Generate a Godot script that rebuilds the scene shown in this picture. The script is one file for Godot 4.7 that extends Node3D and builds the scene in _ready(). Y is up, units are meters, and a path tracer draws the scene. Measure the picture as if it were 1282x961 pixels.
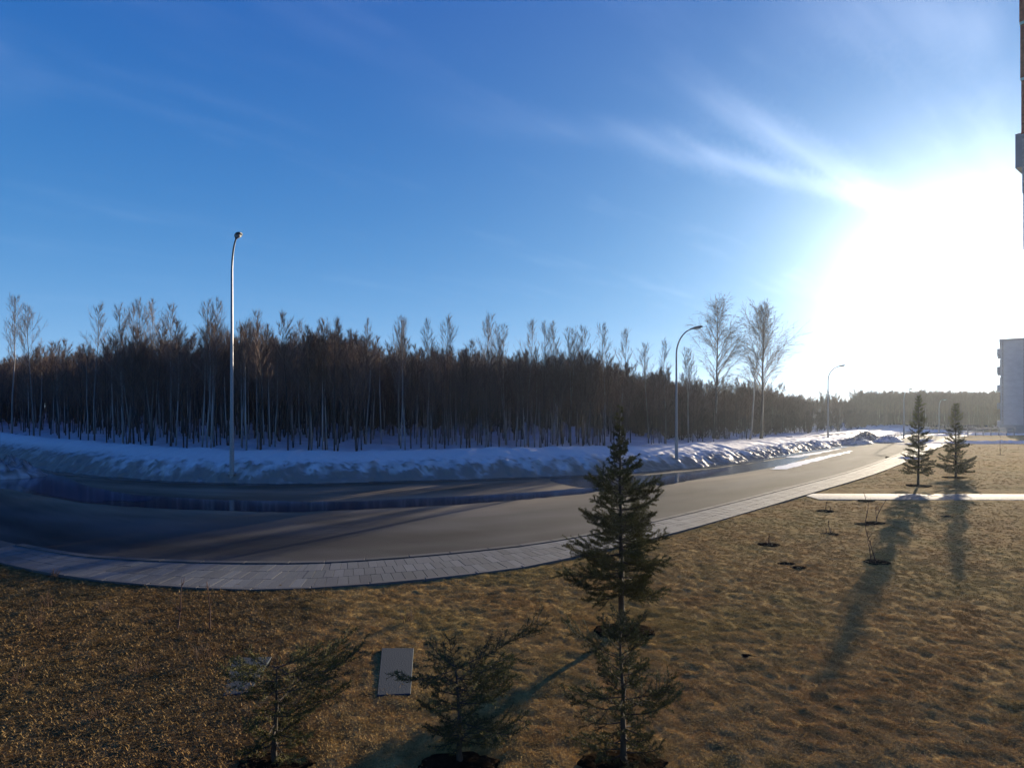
extends Node3D
# A curved road in early spring: a dry lawn with young spruces in front, a dirty snow bank and a bare birch forest behind,
# a low sun to the right. Metres; the lens stands H above the lawn at the origin and looks along -z.

const H := 3.2
const F := 764.0        # focal length in pixels of the 1282 x 961 photograph
const CX := 641.0
const HOR := 515.0

var rng := RandomNumberGenerator.new()
var used := {}
var disc_spots := []
var M := {}
var curve_a: PackedVector2Array    # lawn edge of the pavement   (x, distance)
var curve_b: PackedVector2Array    # road edge of the pavement
var curve_c: PackedVector2Array    # far edge of the road = foot of the snow bank
var lump := FastNoiseLite.new()
var fine := FastNoiseLite.new()
var broad := FastNoiseLite.new()
var ridged := FastNoiseLite.new()

# ---------------------------------------------------------------- mesh collecting
class MB:
	static var total := 0
	var v := PackedVector3Array()
	var n := PackedVector3Array()
	var c := PackedColorArray()
	var uv := PackedVector2Array()
	var i := PackedInt32Array()
	var col := Color(1, 1, 1)
	func vert(p: Vector3, nn: Vector3, u := Vector2.ZERO) -> int:
		v.append(p); n.append(nn); c.append(col); uv.append(u)
		return v.size() - 1
	func tri(a: int, b: int, d: int) -> void:
		i.append(a); i.append(b); i.append(d)
	func face(a: Vector3, b: Vector3, d: Vector3) -> void:      # clockwise seen from the front
		var nn := (d - a).cross(b - a).normalized()
		tri(vert(a, nn), vert(b, nn), vert(d, nn))
	func quad(a: Vector3, b: Vector3, d: Vector3, e: Vector3) -> void:
		var nn := (d - a).cross(b - a).normalized()
		var k := vert(a, nn, Vector2(0, 0)); vert(b, nn, Vector2(1, 0)); vert(d, nn, Vector2(1, 1)); vert(e, nn, Vector2(0, 1))
		tri(k, k + 1, k + 2); tri(k, k + 2, k + 3)
	func tube(pts: PackedVector3Array, rad: PackedFloat32Array, sides: int, cap := false) -> void:
		var start := v.size()
		var m := pts.size()
		var length := 0.0
		for k in m:
			var dir := (pts[mini(k + 1, m - 1)] - pts[maxi(k - 1, 0)]).normalized()
			var ref := Vector3(0, 0, 1) if absf(dir.z) < 0.8 else Vector3(1, 0, 0)
			var s := dir.cross(ref).normalized()
			var t := s.cross(dir).normalized()
			if k > 0: length += pts[k].distance_to(pts[k - 1])
			for j in sides + 1:
				var a := TAU * j / sides
				var nn := s * cos(a) + t * sin(a)
				vert(pts[k] + nn * rad[k], nn, Vector2(float(j) / sides, length))
		for k in m - 1:
			for j in sides:
				var a := start + k * (sides + 1) + j
				var b := a + sides + 1
				tri(a, a + 1, b); tri(a + 1, b + 1, b)
		if cap:
			var e := vert(pts[m - 1], (pts[m - 1] - pts[m - 2]).normalized())
			for j in sides: tri(start + (m - 1) * (sides + 1) + j, start + (m - 1) * (sides + 1) + j + 1, e)
	func box(at: Vector3, size: Vector3, bs := Basis.IDENTITY, bevel := 0.0) -> void:
		var h := size / 2
		if bevel <= 0.0:
			for q in [[Vector3(1, 0, 0), Vector3(0, 1, 0)], [Vector3(0, 1, 0), Vector3(0, 0, 1)], [Vector3(0, 0, 1), Vector3(1, 0, 0)]]:
				for sg in [1.0, -1.0]:
					var nn: Vector3 = q[0].cross(q[1]) * sg
					var uu: Vector3 = q[0]
					var ww: Vector3 = q[1] * sg
					quad(at + bs * (h * (nn - uu + ww)), at + bs * (h * (nn + uu + ww)), at + bs * (h * (nn + uu - ww)), at + bs * (h * (nn - uu - ww)))
			return
		var prof := [[-h.y, 0.0], [h.y - bevel, 0.0], [h.y, bevel]]
		prism([at + bs * Vector3(-h.x, 0, -h.z), at + bs * Vector3(h.x, 0, -h.z), at + bs * Vector3(h.x, 0, h.z), at + bs * Vector3(-h.x, 0, h.z)], prof)
	func prism(q: Array, prof: Array) -> void:      # corner ring in plan, (height, inset) profile, closed on top
		var mid := Vector3.ZERO
		for p in q: mid += p
		mid /= q.size()
		var rings := []
		for pr in prof:
			var ring := []
			for p in q:
				var to: Vector3 = mid - p
				ring.append(p + to.normalized() * pr[1] * 1.41 + Vector3(0, pr[0], 0))
			rings.append(ring)
		var s := q.size()
		for k in rings.size() - 1:
			for j in s:
				quad(rings[k + 1][j], rings[k][j], rings[k][(j + 1) % s], rings[k + 1][(j + 1) % s])
		var top: Array = rings[-1]
		for j in range(1, s - 1): face(top[0], top[j], top[j + 1])
	func grid(pts: PackedVector3Array, cols: PackedColorArray, uvs: PackedVector2Array, nx: int, ny: int, skip := PackedByteArray()) -> void:
		var start := v.size()
		for y in ny:
			for x in nx:
				var k := y * nx + x
				var dx := pts[y * nx + mini(x + 1, nx - 1)] - pts[y * nx + maxi(x - 1, 0)]
				var dy := pts[mini(y + 1, ny - 1) * nx + x] - pts[maxi(y - 1, 0) * nx + x]
				var nn := dx.cross(dy).normalized()
				if nn.y < 0: nn = -nn
				if cols.size(): col = cols[k]
				vert(pts[k], nn, uvs[k] if uvs.size() else Vector2.ZERO)
		for y in ny - 1:
			for x in nx - 1:
				var k := y * nx + x
				if skip.size() and skip[k]: continue
				var a := start + k
				var up := (pts[k + nx] - pts[k]).cross(pts[k + 1] - pts[k]).y > 0
				if up:
					tri(a, a + 1, a + nx); tri(a + 1, a + nx + 1, a + nx)
				else:
					tri(a, a + nx, a + 1); tri(a + 1, a + nx, a + nx + 1)
	func commit(mesh: ArrayMesh = null) -> ArrayMesh:
		if mesh == null: mesh = ArrayMesh.new()
		var arr := []
		arr.resize(Mesh.ARRAY_MAX)
		arr[Mesh.ARRAY_VERTEX] = v; arr[Mesh.ARRAY_NORMAL] = n; arr[Mesh.ARRAY_COLOR] = c; arr[Mesh.ARRAY_TEX_UV] = uv; arr[Mesh.ARRAY_INDEX] = i
		mesh.add_surface_from_arrays(Mesh.PRIMITIVE_TRIANGLES, arr)
		total += i.size() / 3
		return mesh

# ---------------------------------------------------------------- naming
func numbered(called: String) -> String:
	var k: int = used.get(called, 0)
	used[called] = k + 1
	return called if k == 0 else "%s_%03d" % [called, k]

func tag(o: Node, label: String, category: String, group := "") -> Node:
	o.set_meta("label", label); o.set_meta("category", category)
	if group: o.set_meta("group", group)
	return o

func obj(called: String, mesh: Mesh, m: Material, parent: Node = null) -> MeshInstance3D:
	var o := MeshInstance3D.new()
	o.mesh = mesh
	if m: o.material_override = m
	o.name = called if parent else numbered(called)
	(parent if parent else self).add_child(o, true)
	return o

func struct(called: String, mesh: Mesh, m: Material) -> MeshInstance3D:
	var o := obj(called, mesh, m)
	o.set_meta("kind", "structure")
	return o

func thing(called: String, at: Vector3, label: String, category: String, group := "") -> Node3D:
	var o := Node3D.new()
	o.name = numbered(called)
	add_child(o)
	o.position = at
	tag(o, label, category, group)
	return o

func dup(src: Node3D, at: Vector3, turn: float, size: float, label := "", group := "") -> Node3D:
	var o: Node3D = src.duplicate()
	o.name = numbered(String(src.get_meta("base")))
	add_child(o)
	o.position = at
	o.rotation = Vector3(0, turn, 0)
	o.scale = Vector3.ONE * size
	if label: o.set_meta("label", label)
	if group: o.set_meta("group", group)
	elif o.has_meta("group") and label: o.remove_meta("group")
	return o

# ---------------------------------------------------------------- ground geometry
func gp(px: float, py: float, y := 0.0) -> Vector3:        # a surveyed spot: where the sight line through that pixel meets height y
	var d := F * (H - y) / (py - HOR)
	return Vector3((px - CX) / F * d, y, -d)

func spline(p: Array, step: float) -> PackedVector2Array:
	var out := PackedVector2Array()
	for k in p.size() - 1:
		var p0: Vector2 = p[maxi(k - 1, 0)]
		var p1: Vector2 = p[k]
		var p2: Vector2 = p[k + 1]
		var p3: Vector2 = p[mini(k + 2, p.size() - 1)]
		var m := maxi(2, int(p1.distance_to(p2) / step))
		for j in m:
			out.append(p1.cubic_interpolate(p2, p0, p3, float(j) / m))
	out.append(p[-1])
	return even(out, step)

func even(p: PackedVector2Array, step: float) -> PackedVector2Array:     # the same line, resampled at even steps
	var out := PackedVector2Array([p[0]])
	var need := step
	for k in p.size() - 1:
		var seg := p[k].distance_to(p[k + 1])
		var at := need
		while at <= seg:
			out.append(p[k].lerp(p[k + 1], at / seg))
			at += step
		need = at - seg
	return out

func at_x(c: PackedVector2Array, x: float) -> float:        # distance of the line at that x
	var lo := 0
	var hi := c.size() - 1
	if x <= c[0].x: return c[0].y
	if x >= c[hi].x: return c[hi].y + (x - c[hi].x) * 1.15
	while hi - lo > 1:
		var mid := (lo + hi) / 2
		if c[mid].x <= x: lo = mid
		else: hi = mid
	return lerpf(c[lo].y, c[hi].y, (x - c[lo].x) / maxf(c[hi].x - c[lo].x, 1e-4))

func from_c(x: float, d: float) -> float:                   # metres behind the foot of the snow bank (negative: on the road)
	var best := 1e9
	var p := Vector2(x, d)
	for k in range(0, coarse_c.size()):
		best = minf(best, p.distance_squared_to(coarse_c[k]))
	return sqrt(best) * (1.0 if d > at_x(curve_c, x) else -1.0)

var coarse_c: PackedVector2Array

func floor_y(x: float, d: float, s: float) -> float:        # height of the forest floor
	var rise := clampf((s - 6.0) / 70.0, 0, 1)
	var left := 1.0 - smoothstep(5.0, 40.0, x)
	return 0.55 + 0.35 * left + 2.6 * rise * lerpf(0.35, 1.0, left) + 0.18 * lump.get_noise_2d(x * 0.6, d * 0.6)

# ---------------------------------------------------------------- materials
func noise_tex(freq: float, sd: int, lo: Color, hi: Color, size := 512, oct := 4, kind := FastNoiseLite.TYPE_SIMPLEX_SMOOTH, normal := 0.0) -> NoiseTexture2D:
	var nz := FastNoiseLite.new()
	nz.noise_type = kind; nz.frequency = freq; nz.seed = sd; nz.fractal_octaves = oct
	var t := NoiseTexture2D.new()
	t.width = size; t.height = size; t.seamless = true; t.noise = nz
	if normal > 0:
		t.as_normal_map = true; t.bump_strength = normal
	else:
		var g := Gradient.new()
		g.set_color(0, lo); g.set_color(1, hi)
		t.color_ramp = g
	return t

func mat(color: Color, rough := 0.9, vc := false, metallic := 0.0) -> StandardMaterial3D:    # colour given as linear base colour
	var m := StandardMaterial3D.new()
	m.albedo_color = color.linear_to_srgb()
	m.roughness = rough; m.metallic = metallic
	m.vertex_color_use_as_albedo = vc
	m.cull_mode = BaseMaterial3D.CULL_DISABLED
	return m

func grain(m: StandardMaterial3D, tex: Texture2D, nrm: Texture2D, scale: float, strength := 1.0) -> StandardMaterial3D:
	m.albedo_texture = tex
	if nrm:
		m.normal_enabled = true; m.normal_texture = nrm; m.normal_scale = strength
	m.uv1_triplanar = true; m.uv1_world_triplanar = true
	m.uv1_scale = Vector3.ONE * scale
	return m

func materials() -> void:
	var W := Color(1, 1, 1)
	var n_fine := noise_tex(0.06, 3, W, W, 512, 5, FastNoiseLite.TYPE_SIMPLEX_SMOOTH, 6.0)
	var n_rough := noise_tex(0.03, 8, W, W, 512, 5, FastNoiseLite.TYPE_SIMPLEX_SMOOTH, 10.0)
	var mottle := noise_tex(0.02, 5, Color(0.62, 0.6, 0.58), W, 512, 5)
	var speck := noise_tex(0.15, 6, Color(0.68, 0.68, 0.68), W, 512, 3)
	M.lawn = grain(mat(Color(1, 1, 1), 1.0, true), mottle, n_rough, 1.6, 0.5)
	M.grass = mat(Color(1, 1, 1), 1.0, true)
	M.grass.metallic_specular = 0.05
	M.lawn.metallic_specular = 0.05
	M.grass.backlight_enabled = true; M.grass.backlight = Color(0.4, 0.36, 0.26)
	M.asphalt = grain(mat(Color(1, 1, 1), 0.95, true), speck, n_fine, 0.9, 0.35)
	M.asphalt.metallic_specular = 0.2
	M.slab = grain(mat(Color(1, 1, 1), 0.85, true), speck, n_fine, 1.3, 0.3)
	M.slab.metallic_specular = 0.3
	M.joint = mat(Color(0.06, 0.056, 0.05), 1.0)
	M.concrete = grain(mat(Color(0.24, 0.235, 0.22), 0.85), mottle, n_fine, 0.5, 0.3)
	M.snow = grain(mat(Color(1, 1, 1), 0.6, true), noise_tex(0.02, 11, Color(0.93, 0.93, 0.94), W, 512, 3), n_rough, 0.9, 0.35)
	M.soil = grain(mat(Color(0.026, 0.019, 0.013), 1.0), mottle, n_rough, 2.0, 0.6)  # dark soil; also the painted shade at the near spruces
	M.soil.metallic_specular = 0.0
	var faint := noise_tex(0.02, 15, Color(0.9, 0.9, 0.9), W, 512, 4)
	M.sky_tint = mat(Color(0.008, 0.036, 0.105), 0.12)  # blue base colour stands in for reflected sky
	M.sky_tint.metallic_specular = 0.6
	M.water = mat(Color(0.008, 0.016, 0.04), 0.12)
	M.water.metallic_specular = 0.62
	M.wet = grain(mat(Color(0.028, 0.028, 0.028), 0.22), mottle, n_fine, 0.4, 0.12)
	M.twig = mat(Color(1, 1, 1), 0.9, true)
	M.bark = mat(Color(1, 1, 1), 0.85, true)
	M.needle = mat(Color(1, 1, 1), 0.95, true)
	M.needle.metallic_specular = 0.1
	M.needle.backlight_enabled = true; M.needle.backlight = Color(0.2, 0.22, 0.08)
	M.steel = grain(mat(Color(0.4, 0.41, 0.42), 0.5, false, 0.35), noise_tex(0.05, 14, Color(0.75, 0.75, 0.77), W, 256, 3), null, 1.4)
	M.lamp_body = mat(Color(0.1, 0.105, 0.11), 0.5)
	M.lens = mat(Color(0.55, 0.56, 0.55), 0.15)
	M.plaster = grain(mat(Color(0.56, 0.58, 0.6), 0.9), faint, n_fine, 0.12, 0.2)
	M.plaster_dark = grain(mat(Color(0.38, 0.39, 0.4), 0.9), faint, n_fine, 0.12, 0.2)
	M.brick_red = grain(mat(Color(0.5, 0.075, 0.045), 0.9), mottle, n_fine, 0.5, 0.3)
	M.white_panel = grain(mat(Color(0.62, 0.62, 0.6), 0.8), mottle, null, 0.4)
	M.frame = mat(Color(0.5, 0.5, 0.5), 0.6)
	M.glass = mat(Color(0.03, 0.04, 0.05), 0.08)
	M.wood = mat(Color(0.12, 0.085, 0.06), 0.9)
	M.rail = mat(Color(0.2, 0.2, 0.21), 0.6)

# ---------------------------------------------------------------- sky
func arc(az: float, el: float, b: Array) -> float:          # soft streak of cirrus between two directions (degrees)
	var p := Vector2(az, el)
	var a := Vector2(b[0], b[1])
	var e := Vector2(b[2], b[3])
	var t := clampf((p - a).dot(e - a) / (e - a).length_squared(), 0, 1)
	var near: Vector2 = a.lerp(e, t) + (e - a).orthogonal().normalized() * b[6] * sin(t * PI)
	var w: float = b[4] * (1.0 - 0.55 * t) * (1.0 + 0.3 * fine.get_noise_2d(az * 3.0, el * 3.0))
	var dd := p.distance_to(near)
	if dd > w * 3.0: return 0.0
	return b[5] * exp(-dd * dd / (w * w)) * smoothstep(0.0, 0.5, t) * (1.0 - smoothstep(0.85, 1.0, t))

func make_sky(sun: Vector3) -> Image:
	var w := 2048
	var h := 1024
	var data := PackedFloat32Array()
	data.resize(w * h * 3)
	var streaks := [[12.0, 29.5, 34.0, 14.5, 1.7, 0.2, -0.8], [6.0, 25.0, 33.0, 15.5, 1.2, 0.24, -0.8], [20.0, 33.0, 40.0, 25.0, 3.8, 0.16, -1.0], [26.0, 36.0, 44.0, 29.0, 3.2, 0.13, -1.0], [-62.0, 14.0, -38.0, 25.5, 2.2, 0.12, -0.5], [-46.0, 33.0, -8.0, 34.0, 1.2, 0.07, 0.5], [-16.0, 27.5, 20.0, 23.5, 1.6, 0.06, 0.5],
		[-52.0, 17.0, -36.0, 24.0, 2.4, 0.05, 0.4], [70.0, 24.0, 44.0, 15.0, 3.0, 0.2, 1.0], [100.0, 30.0, 130.0, 22.0, 3.0, 0.1, 1.0], [-110.0, 25.0, -140.0, 33.0, 3.0, 0.08, 1.0]]
	var wisp := FastNoiseLite.new()
	wisp.seed = 21; wisp.frequency = 1.0; wisp.fractal_octaves = 5; wisp.domain_warp_enabled = true; wisp.domain_warp_amplitude = 0.5; wisp.domain_warp_frequency = 0.8
	for j in h / 2 + 2:
		var el := PI / 2 - PI * (j + 0.5) / h
		var eld := rad_to_deg(el)
		var low := exp(-maxf(eld, 0.0) / 18.0)
		var very := exp(-maxf(eld, 0.0) / 5.5)
		var base := Vector3(0.003 + 0.075 * pow(low, 1.7), 0.021 + 0.185 * low, 0.155 + 0.225 * low) + Vector3(0.11, 0.1, 0.045) * very
		for i in w:
			var az := TAU * (i + 0.5) / w
			if az > PI: az -= TAU
			var dir := Vector3(sin(az) * cos(el), sin(el), -cos(az) * cos(el))
			var th := rad_to_deg(acos(clampf(dir.dot(sun), -1, 1)))
			var glow := 1.8 * exp(-th / 4.2)
			var veil := 0.19 * exp(-th / 18.0)
			var azd := rad_to_deg(az)
			var cl := 0.0
			for b in streaks: cl += arc(azd, eld, b)
			# thin high cloud on a flat layer, drawn out along the wind
			var yy := maxf(dir.y, 0.02) + 0.12
			var px := dir.x / yy
			var pz := dir.z / yy
			var along := px * 0.78 - pz * 0.62
			var across := px * 0.62 + pz * 0.78
			var q := wisp.get_noise_2d(along * 0.55, across * 2.6) + 0.5 * wisp.get_noise_2d(along * 2.0 + 9.0, across * 9.0)
			var thin := smoothstep(0.0, 1.1, q) * smoothstep(2.0, 14.0, eld)
			var texture := 1.0 + 0.6 * wisp.get_noise_2d(along * 1.2, across * 12.0)
			var lit := 0.09 + 0.75 * exp(-th / 15.0)
			cl = cl * texture
			var c := base + Vector3(1.0, 0.98, 0.95) * glow + Vector3(0.6, 0.97, 1.1) * veil
			c += Vector3(0.92, 0.94, 1.0) * lit * (cl * 1.3 + thin * 0.13)
			var k := (j * w + i) * 3
			data[k] = c.x; data[k + 1] = c.y; data[k + 2] = c.z
	for k in range((h / 2 + 2) * w, h * w):
		data[k * 3] = 0.12; data[k * 3 + 1] = 0.14; data[k * 3 + 2] = 0.16
	return Image.create_from_data(w, h, false, Image.FORMAT_RGBF, data.to_byte_array())

# ---------------------------------------------------------------- bare trees
func wander(dir: Vector3, amount: float) -> Vector3:
	return (dir + Vector3(rng.randf_range(-1, 1), rng.randf_range(-1, 1), rng.randf_range(-1, 1)) * amount).normalized()

func bare_tree(height: float, opt: Dictionary) -> Array:      # [trunk MB, crown MB]
	var trunk := MB.new()
	var crown := MB.new()
	var pale: float = opt.get("pale", 0.0)
	var low: float = opt.get("low", 0.3)
	var spread: float = opt.get("spread", 0.24)
	var n_b: int = opt.get("branches", 26)
	var n_t: int = opt.get("twigs", 8)
	var tw: float = opt.get("twig_width", 0.016)
	var droop: float = opt.get("droop", 0.0)
	var r0: float = opt.get("radius", 0.011 * height)
	var lean: Vector3 = opt.get("lean", Vector3(rng.randf_range(-0.05, 0.05), 0, rng.randf_range(-0.05, 0.05)))
	var stems: int = opt.get("stems", 1)
	for st in stems:
		var pts := PackedVector3Array()
		var rad := PackedFloat32Array()
		var p := Vector3(0, -0.5, 0)
		var dir := (Vector3.UP + lean + (Vector3(rng.randf_range(-0.2, 0.2), 0, rng.randf_range(-0.2, 0.2)) if st > 0 else Vector3.ZERO)).normalized()
		var segs := 12
		for k in segs + 1:
			pts.append(p)
			rad.append(maxf(0.006, r0 * pow(1.0 - float(k) / segs, 0.8) * (1.25 if k == 0 else 1.0)))
			dir = (wander(dir, 0.05) + Vector3.UP * 0.08).normalized()
			p += dir * (height + 0.5) / segs
		var startv := trunk.v.size()
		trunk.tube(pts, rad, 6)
		for k in range(startv, trunk.v.size()):       # birch bark: pale with dark lenticel rings, darker at the foot
			var y := trunk.v[k].y
			var mark := fine.get_noise_3d(trunk.v[k].x * 30.0, y * 9.0, trunk.v[k].z * 30.0 + st * 7.0)
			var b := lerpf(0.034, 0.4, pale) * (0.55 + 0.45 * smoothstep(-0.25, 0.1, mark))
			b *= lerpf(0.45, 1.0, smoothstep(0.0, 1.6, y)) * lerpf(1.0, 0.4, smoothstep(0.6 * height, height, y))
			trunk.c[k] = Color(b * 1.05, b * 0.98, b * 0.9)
		for b in n_b:
			var t := low + (0.985 - low) * pow((b + rng.randf()) / n_b, 0.85)
			var f := t * segs
			var k0 := mini(int(f), segs - 1)
			var at := pts[k0].lerp(pts[k0 + 1], f - k0)
			var a := rng.randf() * TAU
			var up := lerpf(opt.get("up", 0.75), 1.7, t) + rng.randf_range(-0.2, 0.3)
			var bd := Vector3(cos(a), up, sin(a)).normalized()
			var tt := (t - low) / (1.0 - low)
			var prof := lerpf(0.5, 1.0, smoothstep(0.0, float(opt.get("peak", 0.25)), tt)) * pow(1.0 - tt, float(opt.get("taper", 0.6))) + 0.1
			var blen := height * spread * 1.15 * prof * rng.randf_range(0.55, 1.2)
			var bp := PackedVector3Array([at])
			var br := PackedFloat32Array([maxf(0.008, r0 * 0.4 * (1.0 - t * 0.8))])
			var q := at
			var nb := 5
			crown.col = opt.get("tint", Color(0.155, 0.104, 0.078)) * rng.randf_range(0.7, 1.2)
			for k in nb:
				bd = (wander(bd, 0.16) + Vector3.UP * (0.1 - droop * k * 0.1)).normalized()
				q += bd * blen / nb
				bp.append(q)
				br.append(maxf(0.005, br[0] * (1.0 - float(k + 1) / nb)))
			crown.tube(bp, br, 3)
			var n_s := int(3 + 4.0 * blen)
			for s in n_s:
				var u := 0.2 + 0.8 * (s + rng.randf()) / n_s
				var kk := mini(int(u * nb), nb - 1)
				var sp := bp[kk].lerp(bp[kk + 1], u * nb - kk)
				var sd := (wander((bp[kk + 1] - bp[kk]).normalized(), 0.65) + Vector3.UP * (0.4 - droop * 1.5)).normalized()
				var sl := blen * rng.randf_range(0.25, 0.5)
				var sq := sp + sd * sl * 0.5
				var se := sq + (wander(sd, 0.25) + Vector3.UP * (0.1 - droop)).normalized() * sl * 0.5
				crown.tube(PackedVector3Array([sp, sq, se]), PackedFloat32Array([0.007, 0.005, 0.002]), 3)
				for g in n_t:
					var h := rng.randf()
					var tp := sp.lerp(sq, h * 2) if h < 0.5 else sq.lerp(se, h * 2 - 1)
					var td := (wander(sd, 0.6) + Vector3.UP * (0.4 - droop * 2.4)).normalized()
					var tl := rng.randf_range(0.16, 0.42) * (0.5 + 0.06 * height)
					var side := td.cross(Vector3(rng.randf_range(-1, 1), rng.randf_range(-1, 1), rng.randf_range(-1, 1))).normalized() * tw * 0.5
					crown.face(tp - side, tp + side, tp + td * tl)
	return [trunk, crown]

func tree_thing(called: String, parts: Array, label: String, category: String, group := "") -> Node3D:
	var o := thing(called, Vector3.ZERO, label, category, group)
	o.set_meta("base", called)
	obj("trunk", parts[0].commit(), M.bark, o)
	obj("crown", parts[1].commit(), M.twig, o)
	return o

# ---------------------------------------------------------------- spruces
func spruce(height: float, width: Callable, opt: Dictionary) -> Array:   # [trunk MB, branches MB, needles MB]
	var trunk := MB.new()
	var wood := MB.new()
	var leaf := MB.new()
	var pts := PackedVector3Array()
	var rad := PackedFloat32Array()
	var r0: float = opt.get("radius", 0.045)
	var p := Vector3(0, -0.1, 0)
	for k in 13:
		pts.append(p)
		rad.append(lerpf(r0, 0.006, pow(k / 12.0, 0.85)))
		p += Vector3(rng.randf_range(-0.012, 0.012), (height + 0.1) / 12.0, rng.randf_range(-0.012, 0.012))
	trunk.col = Color(0.05, 0.036, 0.026)
	trunk.tube(pts, rad, 8)
	var whorls: int = opt.get("whorls", 16)
	var per: int = opt.get("per", 5)
	var low: float = opt.get("low", 0.12)
	var dens: float = opt.get("needles", 150.0)
	var nl: float = opt.get("needle", 0.034)
	for wv in whorls:
		for b in per:
			var t := low + (0.99 - low) * (wv + rng.randf_range(-0.35, 0.35)) / (whorls - 1.0)
			t = clampf(t, low, 0.985)
			var f := t * 12.0
			var k0 := mini(int(f), 11)
			var at := pts[k0].lerp(pts[k0 + 1], f - k0)
			var a := TAU * (b + rng.randf_range(-0.35, 0.35)) / per + wv * 1.3
			var w: float = width.call(t, a) * rng.randf_range(0.45, 1.18)
			if w < 0.04: continue
			var rise := lerpf(-0.08, opt.get("rise", 0.7), smoothstep(0.3, 1.0, t)) + rng.randf_range(-0.26, 0.22)
			var dir := Vector3(cos(a), rise, sin(a)).normalized()
			var bp := PackedVector3Array([at])
			var q := at
			for k in 5:
				dir = (wander(dir, 0.09) + Vector3.UP * (0.02 + 0.05 * k)).normalized()
				q += dir * w / 5.0
				bp.append(q)
			wood.col = Color(0.045, 0.034, 0.024)
			var rb := maxf(0.004, r0 * 0.26 * (1.0 - t * 0.6))
			wood.tube(bp, PackedFloat32Array([rb, rb * 0.85, rb * 0.7, rb * 0.55, rb * 0.4, 0.0018]), 4)
			var tone := rng.randf_range(0.7, 1.25)
			if not opt.get("bare_low", false) or t > 0.3 or rng.randf() < 0.5:
				needle_row(leaf, bp[2], bp[5], dens, nl, tone)
				needle_row(leaf, bp[1], bp[2], dens * 0.5, nl, tone)
			var ns := int(4 + 20.0 * w)
			for s in ns:
				var u := 0.22 + 0.78 * (s + rng.randf()) / ns
				var kk := mini(int(u * 5), 4)
				var sp := bp[kk].lerp(bp[kk + 1], u * 5 - kk)
				var fwd := (bp[kk + 1] - bp[kk]).normalized()
				var side := fwd.cross(Vector3.UP).normalized() * (1.0 if s % 2 else -1.0)
				var sl := w * (0.5 - 0.28 * u) * rng.randf_range(0.5, 1.2)
				var sd := (fwd * 0.8 + side * 0.85 + Vector3.UP * rng.randf_range(-0.55, 0.6)).normalized()
				var mid := sp + sd * sl * 0.5
				var en := mid + (wander(sd, 0.15) + Vector3.UP * 0.22).normalized() * sl * 0.5
				wood.tube(PackedVector3Array([sp, mid, en]), PackedFloat32Array([0.003, 0.0022, 0.001]), 3)
				needle_row(leaf, sp, mid, dens, nl, tone * rng.randf_range(0.85, 1.15))
				needle_row(leaf, mid, en, dens * 1.1, nl, tone * rng.randf_range(0.9, 1.25))
				for g in int(opt.get("sub", 2)):
					var gs := sp.lerp(en, rng.randf_range(0.25, 0.9))
					var gd := (sd + side * rng.randf_range(-1.4, 1.4) + fwd * 0.4 + Vector3.UP * rng.randf_range(-0.6, 0.7)).normalized()
					var ge := gs + gd * sl * rng.randf_range(0.25, 0.5)
					wood.tube(PackedVector3Array([gs, ge]), PackedFloat32Array([0.002, 0.001]), 3)
					needle_row(leaf, gs, ge, dens, nl, tone * rng.randf_range(0.85, 1.25))
	return [trunk, wood, leaf]

func needle_row(mb: MB, a: Vector3, b: Vector3, dens: float, nl: float, tone: float) -> void:
	var dir := (b - a)
	var m := int(dir.length() * dens) + 1
	dir = dir.normalized()
	var s := dir.cross(Vector3(0.3, 1, 0.2)).normalized()
	var t := s.cross(dir)
	for k in m:
		var p := a.lerp(b, (k + rng.randf()) / m)
		var an := rng.randf() * TAU
		var out := s * cos(an) + t * sin(an)
		var nd := (dir * 0.75 + out).normalized()
		var w := nd.cross(out.rotated(dir, 1.2)).normalized() * 0.0028
		var l := nl * rng.randf_range(0.7, 1.2)
		var g := tone * rng.randf_range(0.75, 1.25)
		mb.col = Color(0.1 * g, 0.092 * g, 0.033 * g)
		mb.face(p - w, p + w, p + nd * l)

func spruce_thing(parts: Array, at: Vector3, label: String) -> Node3D:
	var o := thing("spruce_tree", at, label, "tree", "")
	obj("trunk", parts[0].commit(), M.bark, o)
	obj("branches", parts[1].commit(), M.bark, o)
	obj("needles", parts[2].commit(), M.needle, o)
	o.set_meta("base", "spruce_tree")
	return o

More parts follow.
